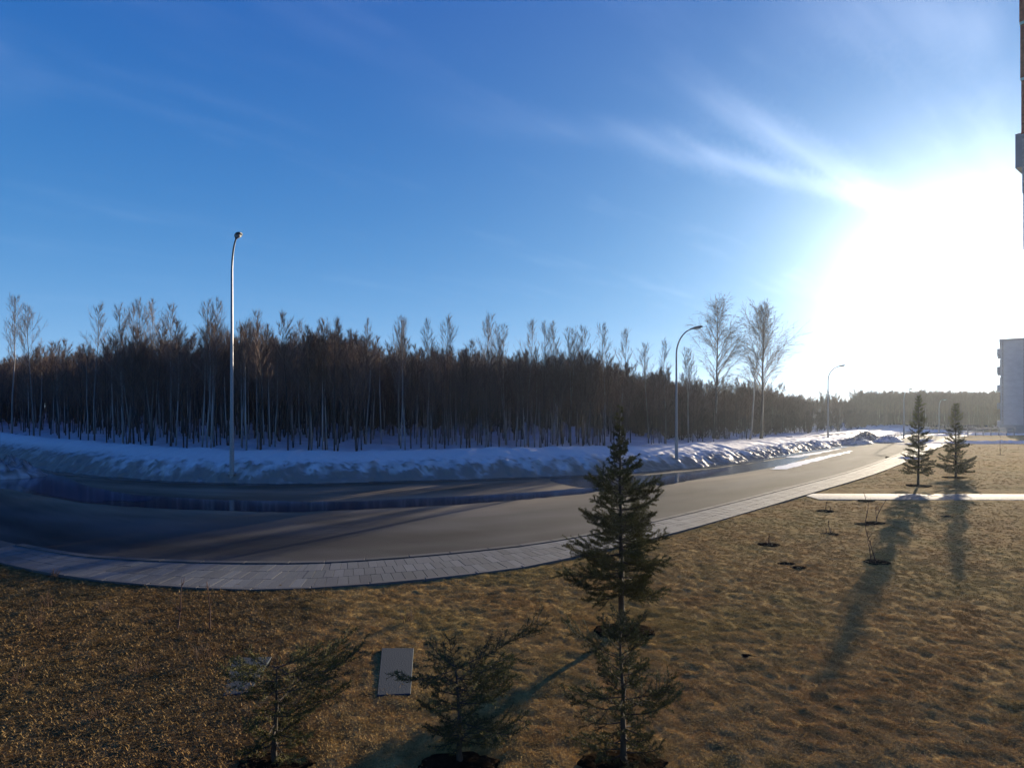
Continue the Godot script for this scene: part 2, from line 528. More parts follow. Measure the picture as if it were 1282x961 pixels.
# ---------------------------------------------------------------- street lamps
func street_lamp(at: Vector3, height: float, toward: Vector3, reach: float, label: String) -> void:
	var o := thing("street_lamp", at, label, "street lamp")
	var mb := MB.new()
	var straight := height - 1.5
	mb.tube(PackedVector3Array([Vector3(0, -0.4, 0), Vector3(0, 0.02, 0), Vector3(0, straight * 0.25, 0), Vector3(0, straight * 0.26, 0), Vector3(0, straight, 0)]), PackedFloat32Array([0.1, 0.1, 0.092, 0.078, 0.05]), 12)
	obj("pole", mb.commit(), M.steel, o)
	mb = MB.new()
	mb.tube(PackedVector3Array([Vector3(0, -0.05, 0), Vector3(0, 0.03, 0), Vector3(0, 0.031, 0), Vector3(0, 0.09, 0)]), PackedFloat32Array([0.17, 0.17, 0.112, 0.106]), 12)
	obj("base_flange", mb.commit(), M.steel, o)
	mb = MB.new()
	var pts := PackedVector3Array()
	var rad := PackedFloat32Array()
	for k in 11:
		var a := deg_to_rad(80.0) * k / 10.0
		pts.append(Vector3(0, straight, 0) + toward * reach * (1.0 - cos(a)) + Vector3.UP * 1.4 * sin(a) / sin(deg_to_rad(80.0)))
		rad.append(lerpf(0.05, 0.034, k / 10.0))
	mb.tube(pts, rad, 10)
	obj("arm", mb.commit(), M.steel, o)
	var end := pts[10]
	var fwd := (toward + Vector3.UP * 0.16).normalized()
	var side := fwd.cross(Vector3.UP).normalized()
	var up := side.cross(fwd).normalized()
	var head := MB.new()
	var rings := 9
	var prof := [[-0.06, 0.042, 0.042], [0.02, 0.05, 0.05], [0.1, 0.075, 0.06], [0.2, 0.125, 0.085], [0.33, 0.155, 0.1], [0.47, 0.16, 0.095], [0.58, 0.14, 0.075], [0.65, 0.09, 0.045], [0.68, 0.01, 0.01]]
	for k in rings:
		for j in 17:
			var a := TAU * j / 16.0
			var y := sin(a)
			if y < 0: y *= 0.45
			head.vert(end + fwd * prof[k][0] + side * cos(a) * prof[k][1] + up * y * prof[k][2], (side * cos(a) + up * sin(a)).normalized())
	for k in rings - 1:
		for j in 16:
			var q := k * 17 + j
			head.tri(q, q + 1, q + 17); head.tri(q + 1, q + 18, q + 17)
	var hd := obj("lamp_head", head.commit(), M.lamp_body, o)
	var lens := MB.new()
	for k in 9:
		for j in 13:
			var a := PI + PI * j / 12.0
			var u := k / 8.0
			var w := sin(u * PI)
			lens.vert(end + fwd * lerpf(0.2, 0.58, u) + side * cos(a) * (0.02 + 0.11 * w) + up * (sin(a) * (0.01 + 0.065 * w) - 0.02), (side * cos(a) + up * sin(a)).normalized())
	for k in 8:
		for j in 12:
			var q := k * 13 + j
			lens.tri(q, q + 1, q + 13); lens.tri(q + 1, q + 14, q + 13)
	obj("lens", lens.commit(), M.lens, hd)

# ---------------------------------------------------------------- small things
func blob(at: Vector3, rx: float, rz: float, hgt: float, rough: float, sd: float, dirt: float, turn := 0.0) -> ArrayMesh:   # a heap lying on the ground
	var mb := MB.new()
	var nr := 26
	var na := 56
	var pts := PackedVector3Array()
	var cols := PackedColorArray()
	for k in nr:
		var u := float(k) / (nr - 1)
		for j in na + 1:
			var a := TAU * (j % na) / na
			var edge := 1.0 + 0.22 * lump.get_noise_2d(cos(a) * 9.0 + sd, sin(a) * 9.0)
			var x := cos(a) * u * rx * edge
			var z := sin(a) * u * rz * edge
			var n := fine.get_noise_3d(x * 2.4 + sd, 0, z * 2.4) + 0.6 * ridged.get_noise_2d(x * 2.0 + sd, z * 2.0)
			var y := hgt * (1.0 - u * u) * (1.0 + 0.45 * lump.get_noise_2d(x * 5.0 + sd, z * 5.0)) + rough * n * (1.0 - u * u)
			if k == nr - 1: y = -0.12
			pts.append(at + Vector3(x, y, z).rotated(Vector3.UP, turn))
			var g := clampf(dirt + 0.5 * n, 0, 1)
			cols.append(Color(0.78, 0.79, 0.8).lerp(Color(0.075, 0.068, 0.06), g))
	mb.grid(pts, cols, PackedVector2Array(), na + 1, nr)
	return mb.commit()

func patch(outline: Array, y: float, ragged := 0.0) -> ArrayMesh:       # flat sheet on the ground from a smooth closed outline of (x, z)
	var pts := PackedVector2Array()
	var m := outline.size()
	for k in m:
		for j in 8:
			var p: Vector2 = outline[k].cubic_interpolate(outline[(k + 1) % m], outline[(k - 1 + m) % m], outline[(k + 2) % m], j / 8.0)
			pts.append(p + Vector2(fine.get_noise_2d(p.x * 3.0, p.y * 3.0), fine.get_noise_2d(p.y * 3.0 + 50.0, p.x * 3.0)) * ragged)
	var idx := Geometry2D.triangulate_polygon(pts)
	var mb := MB.new()
	for p in pts: mb.vert(Vector3(p.x, y, p.y), Vector3.UP)
	for k in range(0, idx.size(), 3):
		var a := pts[idx[k]]
		var b := pts[idx[k + 1]]
		var c := pts[idx[k + 2]]
		if (b - a).cross(c - a) > 0: mb.tri(idx[k], idx[k + 1], idx[k + 2])
		else: mb.tri(idx[k], idx[k + 2], idx[k + 1])
	return mb.commit()

func disc_soil_shade(at: Vector3, rx: float, rz: float, sd: float) -> void:    # dark disc: bare soil, and painted shade under the near spruces
	disc_spots.append([at.x, -at.z, rx, rz])
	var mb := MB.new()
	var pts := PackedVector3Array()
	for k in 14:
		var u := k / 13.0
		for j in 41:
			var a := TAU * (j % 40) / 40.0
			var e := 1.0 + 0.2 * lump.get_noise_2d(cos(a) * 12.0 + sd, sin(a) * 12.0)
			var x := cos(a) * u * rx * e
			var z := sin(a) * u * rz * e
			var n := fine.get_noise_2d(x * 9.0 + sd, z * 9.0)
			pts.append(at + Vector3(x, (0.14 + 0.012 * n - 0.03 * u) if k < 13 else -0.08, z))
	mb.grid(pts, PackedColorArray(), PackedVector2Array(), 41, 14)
	struct("soil_and_shade", mb.commit(), M.soil)

func sapling(at: Vector3, height: float, stems: int, label: String, tone := 1.0) -> void:
	var o := thing("sapling", at, label, "sapling")
	for s in stems:
		var wood := MB.new()
		var tw := MB.new()
		var dir := (Vector3.UP + Vector3(rng.randf_range(-0.12, 0.12), 0, rng.randf_range(-0.12, 0.12)) * (1.0 if stems == 1 else 2.0)).normalized()
		var p := Vector3(rng.randf_range(-0.05, 0.05), -0.05, rng.randf_range(-0.05, 0.05)) * (0.0 if s == 0 else 2.0)
		var pts := PackedVector3Array()
		var rad := PackedFloat32Array()
		for k in 9:
			pts.append(p)
			rad.append(lerpf(0.011, 0.003, k / 8.0))
			dir = wander(dir, 0.085)
			p += dir * height * (1.0 if s == 0 else rng.randf_range(0.6, 0.95)) / 8.0
		wood.col = Color(0.07, 0.035, 0.026) * tone
		wood.tube(pts, rad, 5)
		for b in 7:
			var t := rng.randf_range(0.35, 0.98)
			var at2 := pts[int(t * 8)]
			var bd := (Vector3(rng.randf_range(-1, 1), 1.4, rng.randf_range(-1, 1))).normalized()
			var bl := height * rng.randf_range(0.1, 0.22)
			tw.col = Color(0.075, 0.035, 0.026) * tone
			var mid := at2 + bd * bl * 0.5
			tw.tube(PackedVector3Array([at2 - bd * 0.01, mid, mid + (bd + Vector3.UP * 0.4).normalized() * bl * 0.5]), PackedFloat32Array([0.005, 0.004, 0.002]), 3)
		var st := obj("stem", wood.commit(), M.bark, o)
		obj("twigs", tw.commit(), M.bark, st)

func dry_weed(at: Vector3, height: float, n: int, spread: float, label: String) -> void:
	var mb := MB.new()
	for k in n:
		var a := rng.randf() * TAU
		var dir := (Vector3(cos(a) * spread, 1, sin(a) * spread) + Vector3(rng.randf_range(-0.2, 0.2), 0, rng.randf_range(-0.2, 0.2))).normalized()
		var p := Vector3(rng.randf_range(-0.06, 0.06), -0.02, rng.randf_range(-0.06, 0.06))
		var l := height * rng.randf_range(0.5, 1.0)
		mb.col = Color(0.1, 0.055, 0.03) * rng.randf_range(0.6, 1.3)
		mb.tube(PackedVector3Array([p, p + dir * l * 0.5, p + dir * l * 0.5 + wander(dir, 0.3) * l * 0.5]), PackedFloat32Array([0.004, 0.003, 0.001]), 3)
		for g in 5:
			var q := p + dir * l * rng.randf_range(0.3, 0.7)
			var d2 := wander(dir, 0.8)
			mb.tube(PackedVector3Array([q, q + d2 * l * 0.25]), PackedFloat32Array([0.0025, 0.001]), 3)
	var o := obj("dry_weed", mb.commit(), M.bark)
	o.position = at
	tag(o, label, "weed")

func lawn_y(x: float, d: float) -> float:
	var n := lump.get_noise_2d(x * 4.0, d * 4.0)
	var f := fine.get_noise_2d(x * 2.4, d * 2.4)
	var r := ridged.get_noise_2d(x * 1.7, d * 1.7)
	return 0.085 + 0.009 * n + 0.017 * f + 0.008 * r + 0.03 * broad.get_noise_2d(x, d)

func lawn_color(x: float, d: float) -> Color:
	var straw := Color(0.52, 0.35, 0.13)
	var olive := Color(0.42, 0.3, 0.105)
	var russet := Color(0.43, 0.255, 0.088)
	var b := broad.get_noise_2d(x * 2.0 + 40.0, d * 2.0)
	var l := lump.get_noise_2d(x * 2.2 + 90.0, d * 2.2)
	var c := straw.lerp(olive, smoothstep(-0.1, 0.5, b + 0.4 * l))
	c = c.lerp(russet, smoothstep(0.0, 0.6, -b + 0.5 * l) * 0.7)
	# weedy ground to the left: dead stalks, and the dimmer side painted darker
	var weedy := smoothstep(0.0, 1.0, (-0.18 - x / d) * 4.0 + 0.4 * l + 0.3 * b)
	c = c.lerp(Color(0.16, 0.1, 0.045), 0.75 * weedy)
	return c * (0.82 + 0.35 * fine.get_noise_2d(x * 2.0, d * 2.0 + 70.0))

func on_lawn(x: float, d: float, slack: float) -> bool:
	return d < at_x(curve_a, x) + slack

# ---------------------------------------------------------------- the scene
func _ready() -> void:
	rng.seed = 7
	var cam := Camera3D.new()
	cam.name = "camera"
	cam.projection = Camera3D.PROJECTION_FRUSTUM
	cam.near = 0.1; cam.far = 4000.0
	cam.size = 2.0 * 480.5 / F * 0.1
	cam.frustum_offset = Vector2(0, (HOR - 480.5) / F * 0.1)
	cam.position = Vector3(0, H, 0)
	cam.current = true
	add_child(cam)
	var to_sun := Vector3((1195.0 - CX) / F, (HOR - 362.0) / F, -1.0).normalized()
	lump.seed = 2; lump.frequency = 0.5; lump.fractal_octaves = 3
	fine.seed = 4; fine.frequency = 1.6; fine.fractal_octaves = 3
	broad.seed = 9; broad.frequency = 0.16; broad.fractal_octaves = 3
	ridged.seed = 12; ridged.frequency = 0.9; ridged.fractal_type = FastNoiseLite.FRACTAL_RIDGED; ridged.fractal_octaves = 3
	var env := Environment.new()
	env.background_mode = Environment.BG_SKY
	env.tonemap_mode = Environment.TONE_MAPPER_LINEAR
	env.tonemap_exposure = 2.4
	env.sdfgi_enabled = true; env.ssao_enabled = true; env.ssil_enabled = true
	var sky := Sky.new()
	var sm := PanoramaSkyMaterial.new()
	sm.panorama = ImageTexture.create_from_image(make_sky(to_sun))
	sky.sky_material = sm
	env.sky = sky
	env.volumetric_fog_enabled = true
	env.volumetric_fog_density = 0.00025
	env.volumetric_fog_albedo = Color(0.9, 0.95, 1.0)
	env.volumetric_fog_anisotropy = 0.6
	var we := WorldEnvironment.new()
	we.name = "environment"
	we.environment = env
	add_child(we)
	var sun := DirectionalLight3D.new()
	sun.name = "sun"
	sun.light_energy = 1.6
	sun.light_color = Color(1.0, 0.93, 0.82)
	sun.light_angular_distance = 0.5
	sun.shadow_enabled = true
	add_child(sun)
	sun.look_at_from_position(to_sun * 100.0, Vector3.ZERO)

	materials()
	lines()
	ground()
	road()
	pavement()
	bank()
	forest()
	distance()
	lamps()
	spruces()
	lawn_details()

func scaled(p: Array) -> Array:
	return p.map(func(q): return Vector2(q[0], q[1]) * H)

func lines() -> void:
	curve_a = spline(scaled([[-12.0, 11.5], [-7.4, 6.9], [-5.0, 4.95], [-3.29, 3.92], [-2.5, 3.545], [-1.92, 3.38], [-1.346, 3.307], [-0.79, 3.418], [-0.219, 3.638], [0.268, 3.938], [1.435, 5.007], [3.43, 7.107], [5.81, 9.67], [8.78, 13.17], [12.65, 17.77], [22.0, 28.8], [30.0, 38.0]]), 0.1)
	curve_b = spline(scaled([[-12.6, 12.1], [-8.0, 7.55], [-5.5, 5.6], [-3.85, 4.586], [-2.92, 4.107], [-2.22, 3.944], [-1.587, 3.898], [-1.08, 3.938], [-0.293, 4.22], [0.416, 4.64], [1.46, 5.58], [3.3, 7.5], [5.6, 10.0], [8.43, 13.4], [12.3, 18.1], [21.6, 29.1], [29.6, 38.3]]), 0.1)
	curve_c = spline(scaled([[-17.0, 18.0], [-12.5, 13.9], [-10.0, 11.9], [-8.4, 10.6], [-6.79, 9.6], [-5.15, 8.78], [-3.38, 8.35], [-1.66, 8.7], [0.975, 9.43], [2.65, 10.32], [4.52, 11.94], [7.48, 15.28], [11.05, 19.0], [15.4, 24.0], [21.0, 31.0], [27.0, 38.6]]), 0.1)
	coarse_c = even(curve_c, 0.6)

func ground() -> void:
	# one sheet to the horizon, under everything
	var mb := MB.new()
	mb.col = Color(0.12, 0.1, 0.07)
	mb.quad(Vector3(-1100, -0.12, -1100), Vector3(1100, -0.12, -1100), Vector3(1100, -0.12, 1100), Vector3(-1100, -0.12, 1100))
	struct("ground", mb.commit(), M.lawn)
	# the lawn: matted tufts as relief, on rings round the viewer so that the relief gets coarser with distance
	mb = MB.new()
	var nx := 700
	var ny := 520
	var pts := PackedVector3Array()
	var cols := PackedColorArray()
	var skip := PackedByteArray()
	skip.resize(nx * ny)
	for j in ny:
		var r := 2.2 * pow(1.00755, j)
		for i in nx:
			var a := deg_to_rad(-64.0 + 128.0 * i / (nx - 1))
			var x := r * sin(a)
			var d := r * cos(a)
			pts.append(Vector3(x, lawn_y(x, d), -d))
			cols.append(lawn_color(x, d))
			skip[j * nx + i] = 0 if on_lawn(x, d, 0.45) else 1
	mb.grid(pts, cols, PackedVector2Array(), nx, ny, skip)
	struct("lawn", mb.commit(), M.lawn)

func road() -> void:
	var mb := MB.new()
	var nb := curve_b.size()
	var nc := curve_c.size()
	var n := 420
	var m := 40
	var pts := PackedVector3Array()
	var cols := PackedColorArray()
	for k in n:
		var t := float(k) / (n - 1)
		var b := curve_b[mini(int(t * (nb - 1)), nb - 1)]
		var c := curve_c[mini(int(t * (nc - 1)), nc - 1)]
		c += (c - b).normalized() * 0.6
		for j in m:
			var u := float(j) / (m - 1)
			var p := b.lerp(c, u)
			pts.append(Vector3(p.x, -0.012 + 0.012 * sin(u * PI), -p.y))
			var s := t * 150.0
			var q := broad.get_noise_2d(s * 0.5, u * 26.0) + 0.5 * lump.get_noise_2d(s * 0.25, u * 18.0)
			var w := lump.get_noise_2d(p.x * 0.7, p.y * 0.7)
			var g := 0.105 * (1.0 + 0.7 * q + 0.25 * w + 0.15 * fine.get_noise_2d(p.x * 0.8, p.y * 0.8)) * lerpf(1.0, 0.66, smoothstep(2.0, 16.0, p.x))
			# far-lane dust, painted lighter to offset shade, clean dark wheel tracks near the pavement
			var dust_fill := smoothstep(0.2, 0.45, u) * (1.0 - smoothstep(0.93, 1.0, u)) * (1.0 - smoothstep(8.0, 30.0, p.x))
			var col := Color(g * 1.0, g * 0.96, g * 0.9).lerp(Color(g * 2.65, g * 2.1, g * 1.4), dust_fill * 0.75)
			var track := exp(-pow((u - 0.12 - 0.02 * q) / 0.09, 2))
			cols.append(col * (1.0 - 0.28 * track))
	mb.grid(pts, cols, PackedVector2Array(), m, n)
	struct("road", mb.commit(), M.asphalt)
	# standing melt water and wet tarmac on the far lane
	var pz := func(list): return list.map(func(q): var w: Vector3 = gp(q[0], q[1]); return Vector2(w.x, w.z))
	struct("puddle", patch(pz.call([[-60, 598], [-10, 596], [30, 594], [48, 587], [62, 589], [90, 601], [125, 612], [170, 619], [240, 624], [330, 627], [430, 627.5], [520, 624], [600, 620], [680, 615], [735, 611], [760, 611], [745, 616], [690, 622], [610, 629], [530, 634], [440, 638], [360, 641], [270, 639], [190, 636], [110, 630], [50, 620], [0, 611], [-50, 607]]), 0.006, 0.14), M.water)
	struct("wet_road", patch(pz.call([[690, 600], [760, 598], [830, 593], [900, 585.5], [960, 577], [1000, 571], [1012, 572], [985, 581], [940, 590], [880, 599], [830, 606], [770, 612], [720, 609]]), 0.004, 0.1), M.wet)
	struct("puddle", patch(pz.call([[822, 601], [838, 596], [870, 592], [905, 587], [912, 589], [890, 595], [860, 602], [836, 607], [822, 607]]), 0.009, 0.12), M.water)
	struct("puddle", patch(pz.call([[22, 604], [34, 597], [50, 590], [62, 592], [74, 598], [92, 603], [108, 611], [128, 613], [150, 619], [190, 624], [172, 628], [138, 627], [120, 629], [84, 624], [60, 619], [36, 613]]), 0.01, 0.14), M.sky_tint)  # sky reflection painted as a blue patch in the left bay
	# wet black gutter at the foot of the bank
	var g := MB.new()
	var gp_ := PackedVector3Array()
	var i := 0
	while i < curve_c.size():
		var p := curve_c[i]
		var tn := (curve_c[mini(i + 1, curve_c.size() - 1)] - curve_c[maxi(i - 1, 0)]).normalized()
		var nn := Vector2(tn.y, -tn.x)
		var w := 0.42 + 0.3 * lump.get_noise_2d(p.x * 0.8, p.y * 0.8) + 0.12 * fine.get_noise_2d(p.x, p.y)
		gp_.append(Vector3(p.x + nn.x * w, 0.011, -p.y - nn.y * w))
		gp_.append(Vector3(p.x - nn.x * 0.35, 0.011, -p.y + nn.y * 0.35))
		i += 3
	g.grid(gp_, PackedColorArray(), PackedVector2Array(), 2, gp_.size() / 2)
	struct("gutter", g.commit(), M.wet)
	# a strip of ice and old snow left along the road by the third lamp
	var ice := MB.new()
	ice.col = Color(0.62, 0.64, 0.66)
	var im := patch(pz.call([[968, 587], [990, 580], [1015, 574.5], [1045, 568.5], [1066, 564.5], [1060, 567.5], [1035, 574], [1008, 581], [985, 587]]), 0.02, 0.25)
	tag(obj("ice_strip", im, snow_plain(0.66)), "long white strip of ice on the road before the third lamp", "ice")
	im = patch(pz.call([[985, 572], [1005, 569], [1030, 565], [1052, 562], [1040, 565], [1015, 570], [995, 573]]), 0.02, 0.25)
	tag(obj("ice_strip", im, snow_plain(0.6)), "short thin ice strip by the bank, behind the long white ice strip", "ice")

func snow_plain(a: float) -> StandardMaterial3D:
	var m := mat(Color(a, a * 1.01, a * 1.03), 0.45)
	return grain(m, M.snow.albedo_texture, M.snow.normal_texture, 0.7, 0.4)

func pavement() -> void:
	# bed with joints, kerb stones on the road side, a narrow edging on the lawn side, slabs between
	var n := 1500
	var na := curve_a.size()
	var bed := MB.new()
	var pts := PackedVector3Array()
	var inner := PackedVector2Array()
	var outer := PackedVector2Array()
	for k in curve_a.size():
		var a := curve_a[k]
		var best := curve_b[0]
		var bd := 1e9
		var from := clampi(int(float(k) / na * curve_b.size()) - 60, 0, curve_b.size() - 1)
		for j in range(from, mini(from + 120, curve_b.size())):
			var dd := a.distance_squared_to(curve_b[j])
			if dd < bd:
				bd = dd; best = curve_b[j]
		inner.append(a); outer.append(best)
	for k in range(0, na, 2):
		var a := inner[k]
		var b := outer[k]
		pts.append(Vector3(a.x, -0.1, -a.y)); pts.append(Vector3(a.x, 0.106, -a.y)); pts.append(Vector3(b.x, 0.106, -b.y)); pts.append(Vector3(b.x, -0.1, -b.y))
	bed.grid(pts, PackedColorArray(), PackedVector2Array(), 4, pts.size() / 4)
	var walk := struct("pavement", bed.commit(), M.joint)
	# slabs: four rows, joints staggered
	var start := 0
	while inner[start].x / inner[start].y < -0.9: start += 1
	var count := 0
	var rest := MB.new()
	var step := 2.05     # tenths of a metre
	var rows := 3
	var cutoff := na - 10
	var k := float(start)
	while k < cutoff:
		for r in rows:
			var off := step * 0.5 * (r % 2)
			var far := k > start + 203
			var len_ := step * (1.0 if k < start + 500 else 4.0)
			var a0 := clampf(k + off, 0, na - 2)
			var a1 := clampf(k + off + len_, 0, na - 2)
			var u0 := lerpf(0.05, 0.92, float(r) / rows)
			var u1 := lerpf(0.05, 0.92, float(r + 1) / rows)
			var gap := 0.004
			var q := []
			for cr in [[a0 + gap * 10, u0], [a1 - gap * 10, u0], [a1 - gap * 10, u1], [a0 + gap * 10, u1]]:
				var i0 := int(cr[0])
				var fr: float = cr[0] - i0
				var pa := inner[i0].lerp(inner[i0 + 1], fr)
				var pb := outer[i0].lerp(outer[i0 + 1], fr)
				var ww := pa.distance_to(pb)
				var u: float = cr[1] + (gap / ww if cr[1] == u0 else -gap / ww)
				var p := pa.lerp(pb, u)
				q.append(Vector3(p.x, 0, -p.y))
			var y := 0.118 + rng.randf_range(-0.002, 0.002)
			var tone := 0.17 * rng.randf_range(0.8, 1.15) * (1.0 + 0.25 * lump.get_noise_2d(k * 0.08, r * 1.7))
			var mb := rest if far else MB.new()
			mb.col = Color(tone * 0.97, tone, tone * 0.98)
			mb.prism(q, [[0.06, 0.0], [y - 0.0015, 0.0], [y, 0.0015]])
			if not far:
				obj("paving_slab", mb.commit(), M.slab, walk)
				count += 1
		k += step * (1.0 if k < start + 500 else 4.0)
	var rs := obj("paving_slab", rest.commit(), M.slab, walk)
	rs.set_meta("kind", "stuff")
	# kerb stones and edging
	for side in 2:
		var far_mb := MB.new()
		var kk := float(start)
		while kk < na - 12:
			var far := kk > start + 420
			var mb := far_mb if far else MB.new()
			var tone := (0.12 if side == 0 else 0.16) * rng.randf_range(0.85, 1.12)
			mb.col = Color(tone, tone * 0.98, tone * 0.94)
			var q := []
			for cr in [[kk + 0.02, 0], [kk + 9.98, 0], [kk + 9.98, 1], [kk + 0.02, 1]]:
				var i0 := int(cr[0])
				var pa := inner[i0].lerp(inner[i0 + 1], cr[0] - i0)
				var pb := outer[i0].lerp(outer[i0 + 1], cr[0] - i0)
				var dirv := (pb - pa).normalized()
				var p: Vector2
				if side == 0: p = pb + dirv * (-0.11 if cr[1] == 0 else 0.05)
				else: p = pa + dirv * (-0.05 if cr[1] == 0 else 0.045)
				q.append(Vector3(p.x, 0, -p.y))
			var top := 0.135 if side == 0 else 0.13
			mb.prism(q, [[-0.1, 0.0], [top - 0.012, 0.0], [top, 0.012]])
			if not far: obj("kerb_stone" if side == 0 else "edging_stone", mb.commit(), M.slab, walk)
			kk += 10.0
		var ro := obj("kerb_stone" if side == 0 else "edging_stone", far_mb.commit(), M.slab, walk)
		ro.set_meta("kind", "stuff")
	# the light cross path through the lawn on the right
	var mbp := MB.new()
	var top_l: Vector3 = gp(1000, 617.5, 0.1)
	var bot_l: Vector3 = gp(983, 624.7, 0.1)
	var pp := PackedVector3Array()
	for i in 60:
		var u := i / 59.0
		var x := lerpf(top_l.x, 40.0, u)
		var z0 := top_l.z + 0.25 * sin(u * 3.0)
		var z1 := bot_l.z + 0.25 * sin(u * 3.0)
		pp.append(Vector3(x, -0.05, z0)); pp.append(Vector3(x, 0.098, z0)); pp.append(Vector3(x, 0.098, z1)); pp.append(Vector3(x, -0.05, z1))
	mbp.grid(pp, PackedColorArray(), PackedVector2Array(), 4, 60)
	struct("footpath", mbp.commit(), M.concrete)

func bank() -> void:
	# ploughed bank along the far edge of the road, dirty towards its foot
	var mb := MB.new()
	var line := even(curve_c, 0.13)
	var prof := 46
	var pts := PackedVector3Array()
	var cols := PackedColorArray()
	var n := line.size()
	for k in n:
		var p := line[k]
		var tn := (line[mini(k + 6, n - 1)] - line[maxi(k - 6, 0)]).normalized()
		var out := Vector2(-tn.y, tn.x)
		var x0 := p.x
		var crest := lerpf(1.34, 0.95, smoothstep(-2.0, 22.0, x0)) * lerpf(1.0, 0.45, smoothstep(24.0, 40.0, x0)) + 0.16 * broad.get_noise_2d(p.x * 1.2, p.y * 1.2) + 0.06 * lump.get_noise_2d(p.x, p.y)
		var toe := 0.35 * lump.get_noise_2d(p.x * 0.7 + 30.0, p.y * 0.7) + 0.14 * fine.get_noise_2d(p.x, p.y)
		for j in prof:
			var u := float(j) / (prof - 1)
			var s := 6.2 * pow(u, 1.25)
			var q := p + out * (s + toe * (1.0 - u))
			var face_ := smoothstep(-0.05, 1.0, s / 1.5)
			var y := crest * (0.5 * face_ + 0.5 * smoothstep(0.5, 3.7, s)) - 0.1
			y = lerpf(y, floor_y(q.x, q.y, 6.2) - 0.05, smoothstep(3.8, 6.0, s))
			var rough := smoothstep(0.02, 0.4, s) * (1.0 - 0.82 * smoothstep(1.2, 2.6, s))
			var slant := ridged.get_noise_3d(q.x * 1.25 + y * 1.1, y * 1.5, q.y * 0.7)
			var nf := fine.get_noise_3d(q.x * 1.3, y * 2.0, q.y * 1.3)
			y += 0.75 * rough * (0.15 * slant + 0.1 * nf + 0.1 * fine.get_noise_3d(q.x * 2.6, y * 4.0, q.y * 2.6)) + 0.03 * lump.get_noise_2d(q.x * 2.0, q.y * 2.0)
			var push := rough * 0.1 * fine.get_noise_3d(q.x * 1.7 + 20.0, y * 2.5, q.y * 1.7)
			if j == 0: y = -0.1
			pts.append(Vector3(q.x - out.x * push, y, -q.y + out.y * push))
			var dirt := (1.0 - smoothstep(0.3, 1.8, s + 1.1 * lump.get_noise_2d(q.x * 1.6, q.y * 1.6))) * 0.95
			dirt += 0.75 * smoothstep(-0.05, 0.4, nf - 0.4 * slant) * (1.0 - smoothstep(1.2, 2.6, s)) + 0.12
			dirt += 0.45 * (1.0 - smoothstep(-24.0, -18.0, q.x)) * (1.0 - smoothstep(1.0, 3.0, s))
			dirt = clampf(dirt, 0, 0.92)
			if s < 0.16: dirt = 0.96
			cols.append(Color(0.83, 0.8, 0.735).lerp(Color(0.2, 0.158, 0.11), dirt))
	mb.grid(pts, cols, PackedVector2Array(), prof, n)
	struct("snow_bank", mb.commit(), M.snow)
	# snow on the forest floor
	mb = MB.new()
	var nx := 260
	var ny := 150
	pts = PackedVector3Array(); cols = PackedColorArray()
	var skip := PackedByteArray()
	skip.resize(nx * ny)
	for j in ny:
		var r := 24.0 * pow(1.0185, j)
		for i in nx:
			var a := deg_to_rad(-66.0 + 132.0 * i / (nx - 1))
			var x := r * sin(a)
			var d := r * cos(a)
			var s := from_c(x, d)
			var y := floor_y(x, d, s) if s > 0.0 else -0.3
			var back := smoothstep(118.0, 126.0, d) if x > 0.0 else 0.0
			if s <= 0.0 and back > 0.0: y = lerpf(-0.3, 0.4, back)
			pts.append(Vector3(x, y, -d))
			cols.append(Color(0.66, 0.655, 0.64) * (0.9 + 0.25 * lump.get_noise_2d(x, d) + 0.2 * fine.get_noise_2d(x, d)))
			skip[j * nx + i] = 0 if s > 5.4 or back > 0.0 else 1
	mb.grid(pts, cols, PackedVector2Array(), nx, ny, skip)
	struct("forest_floor", mb.commit(), M.snow)

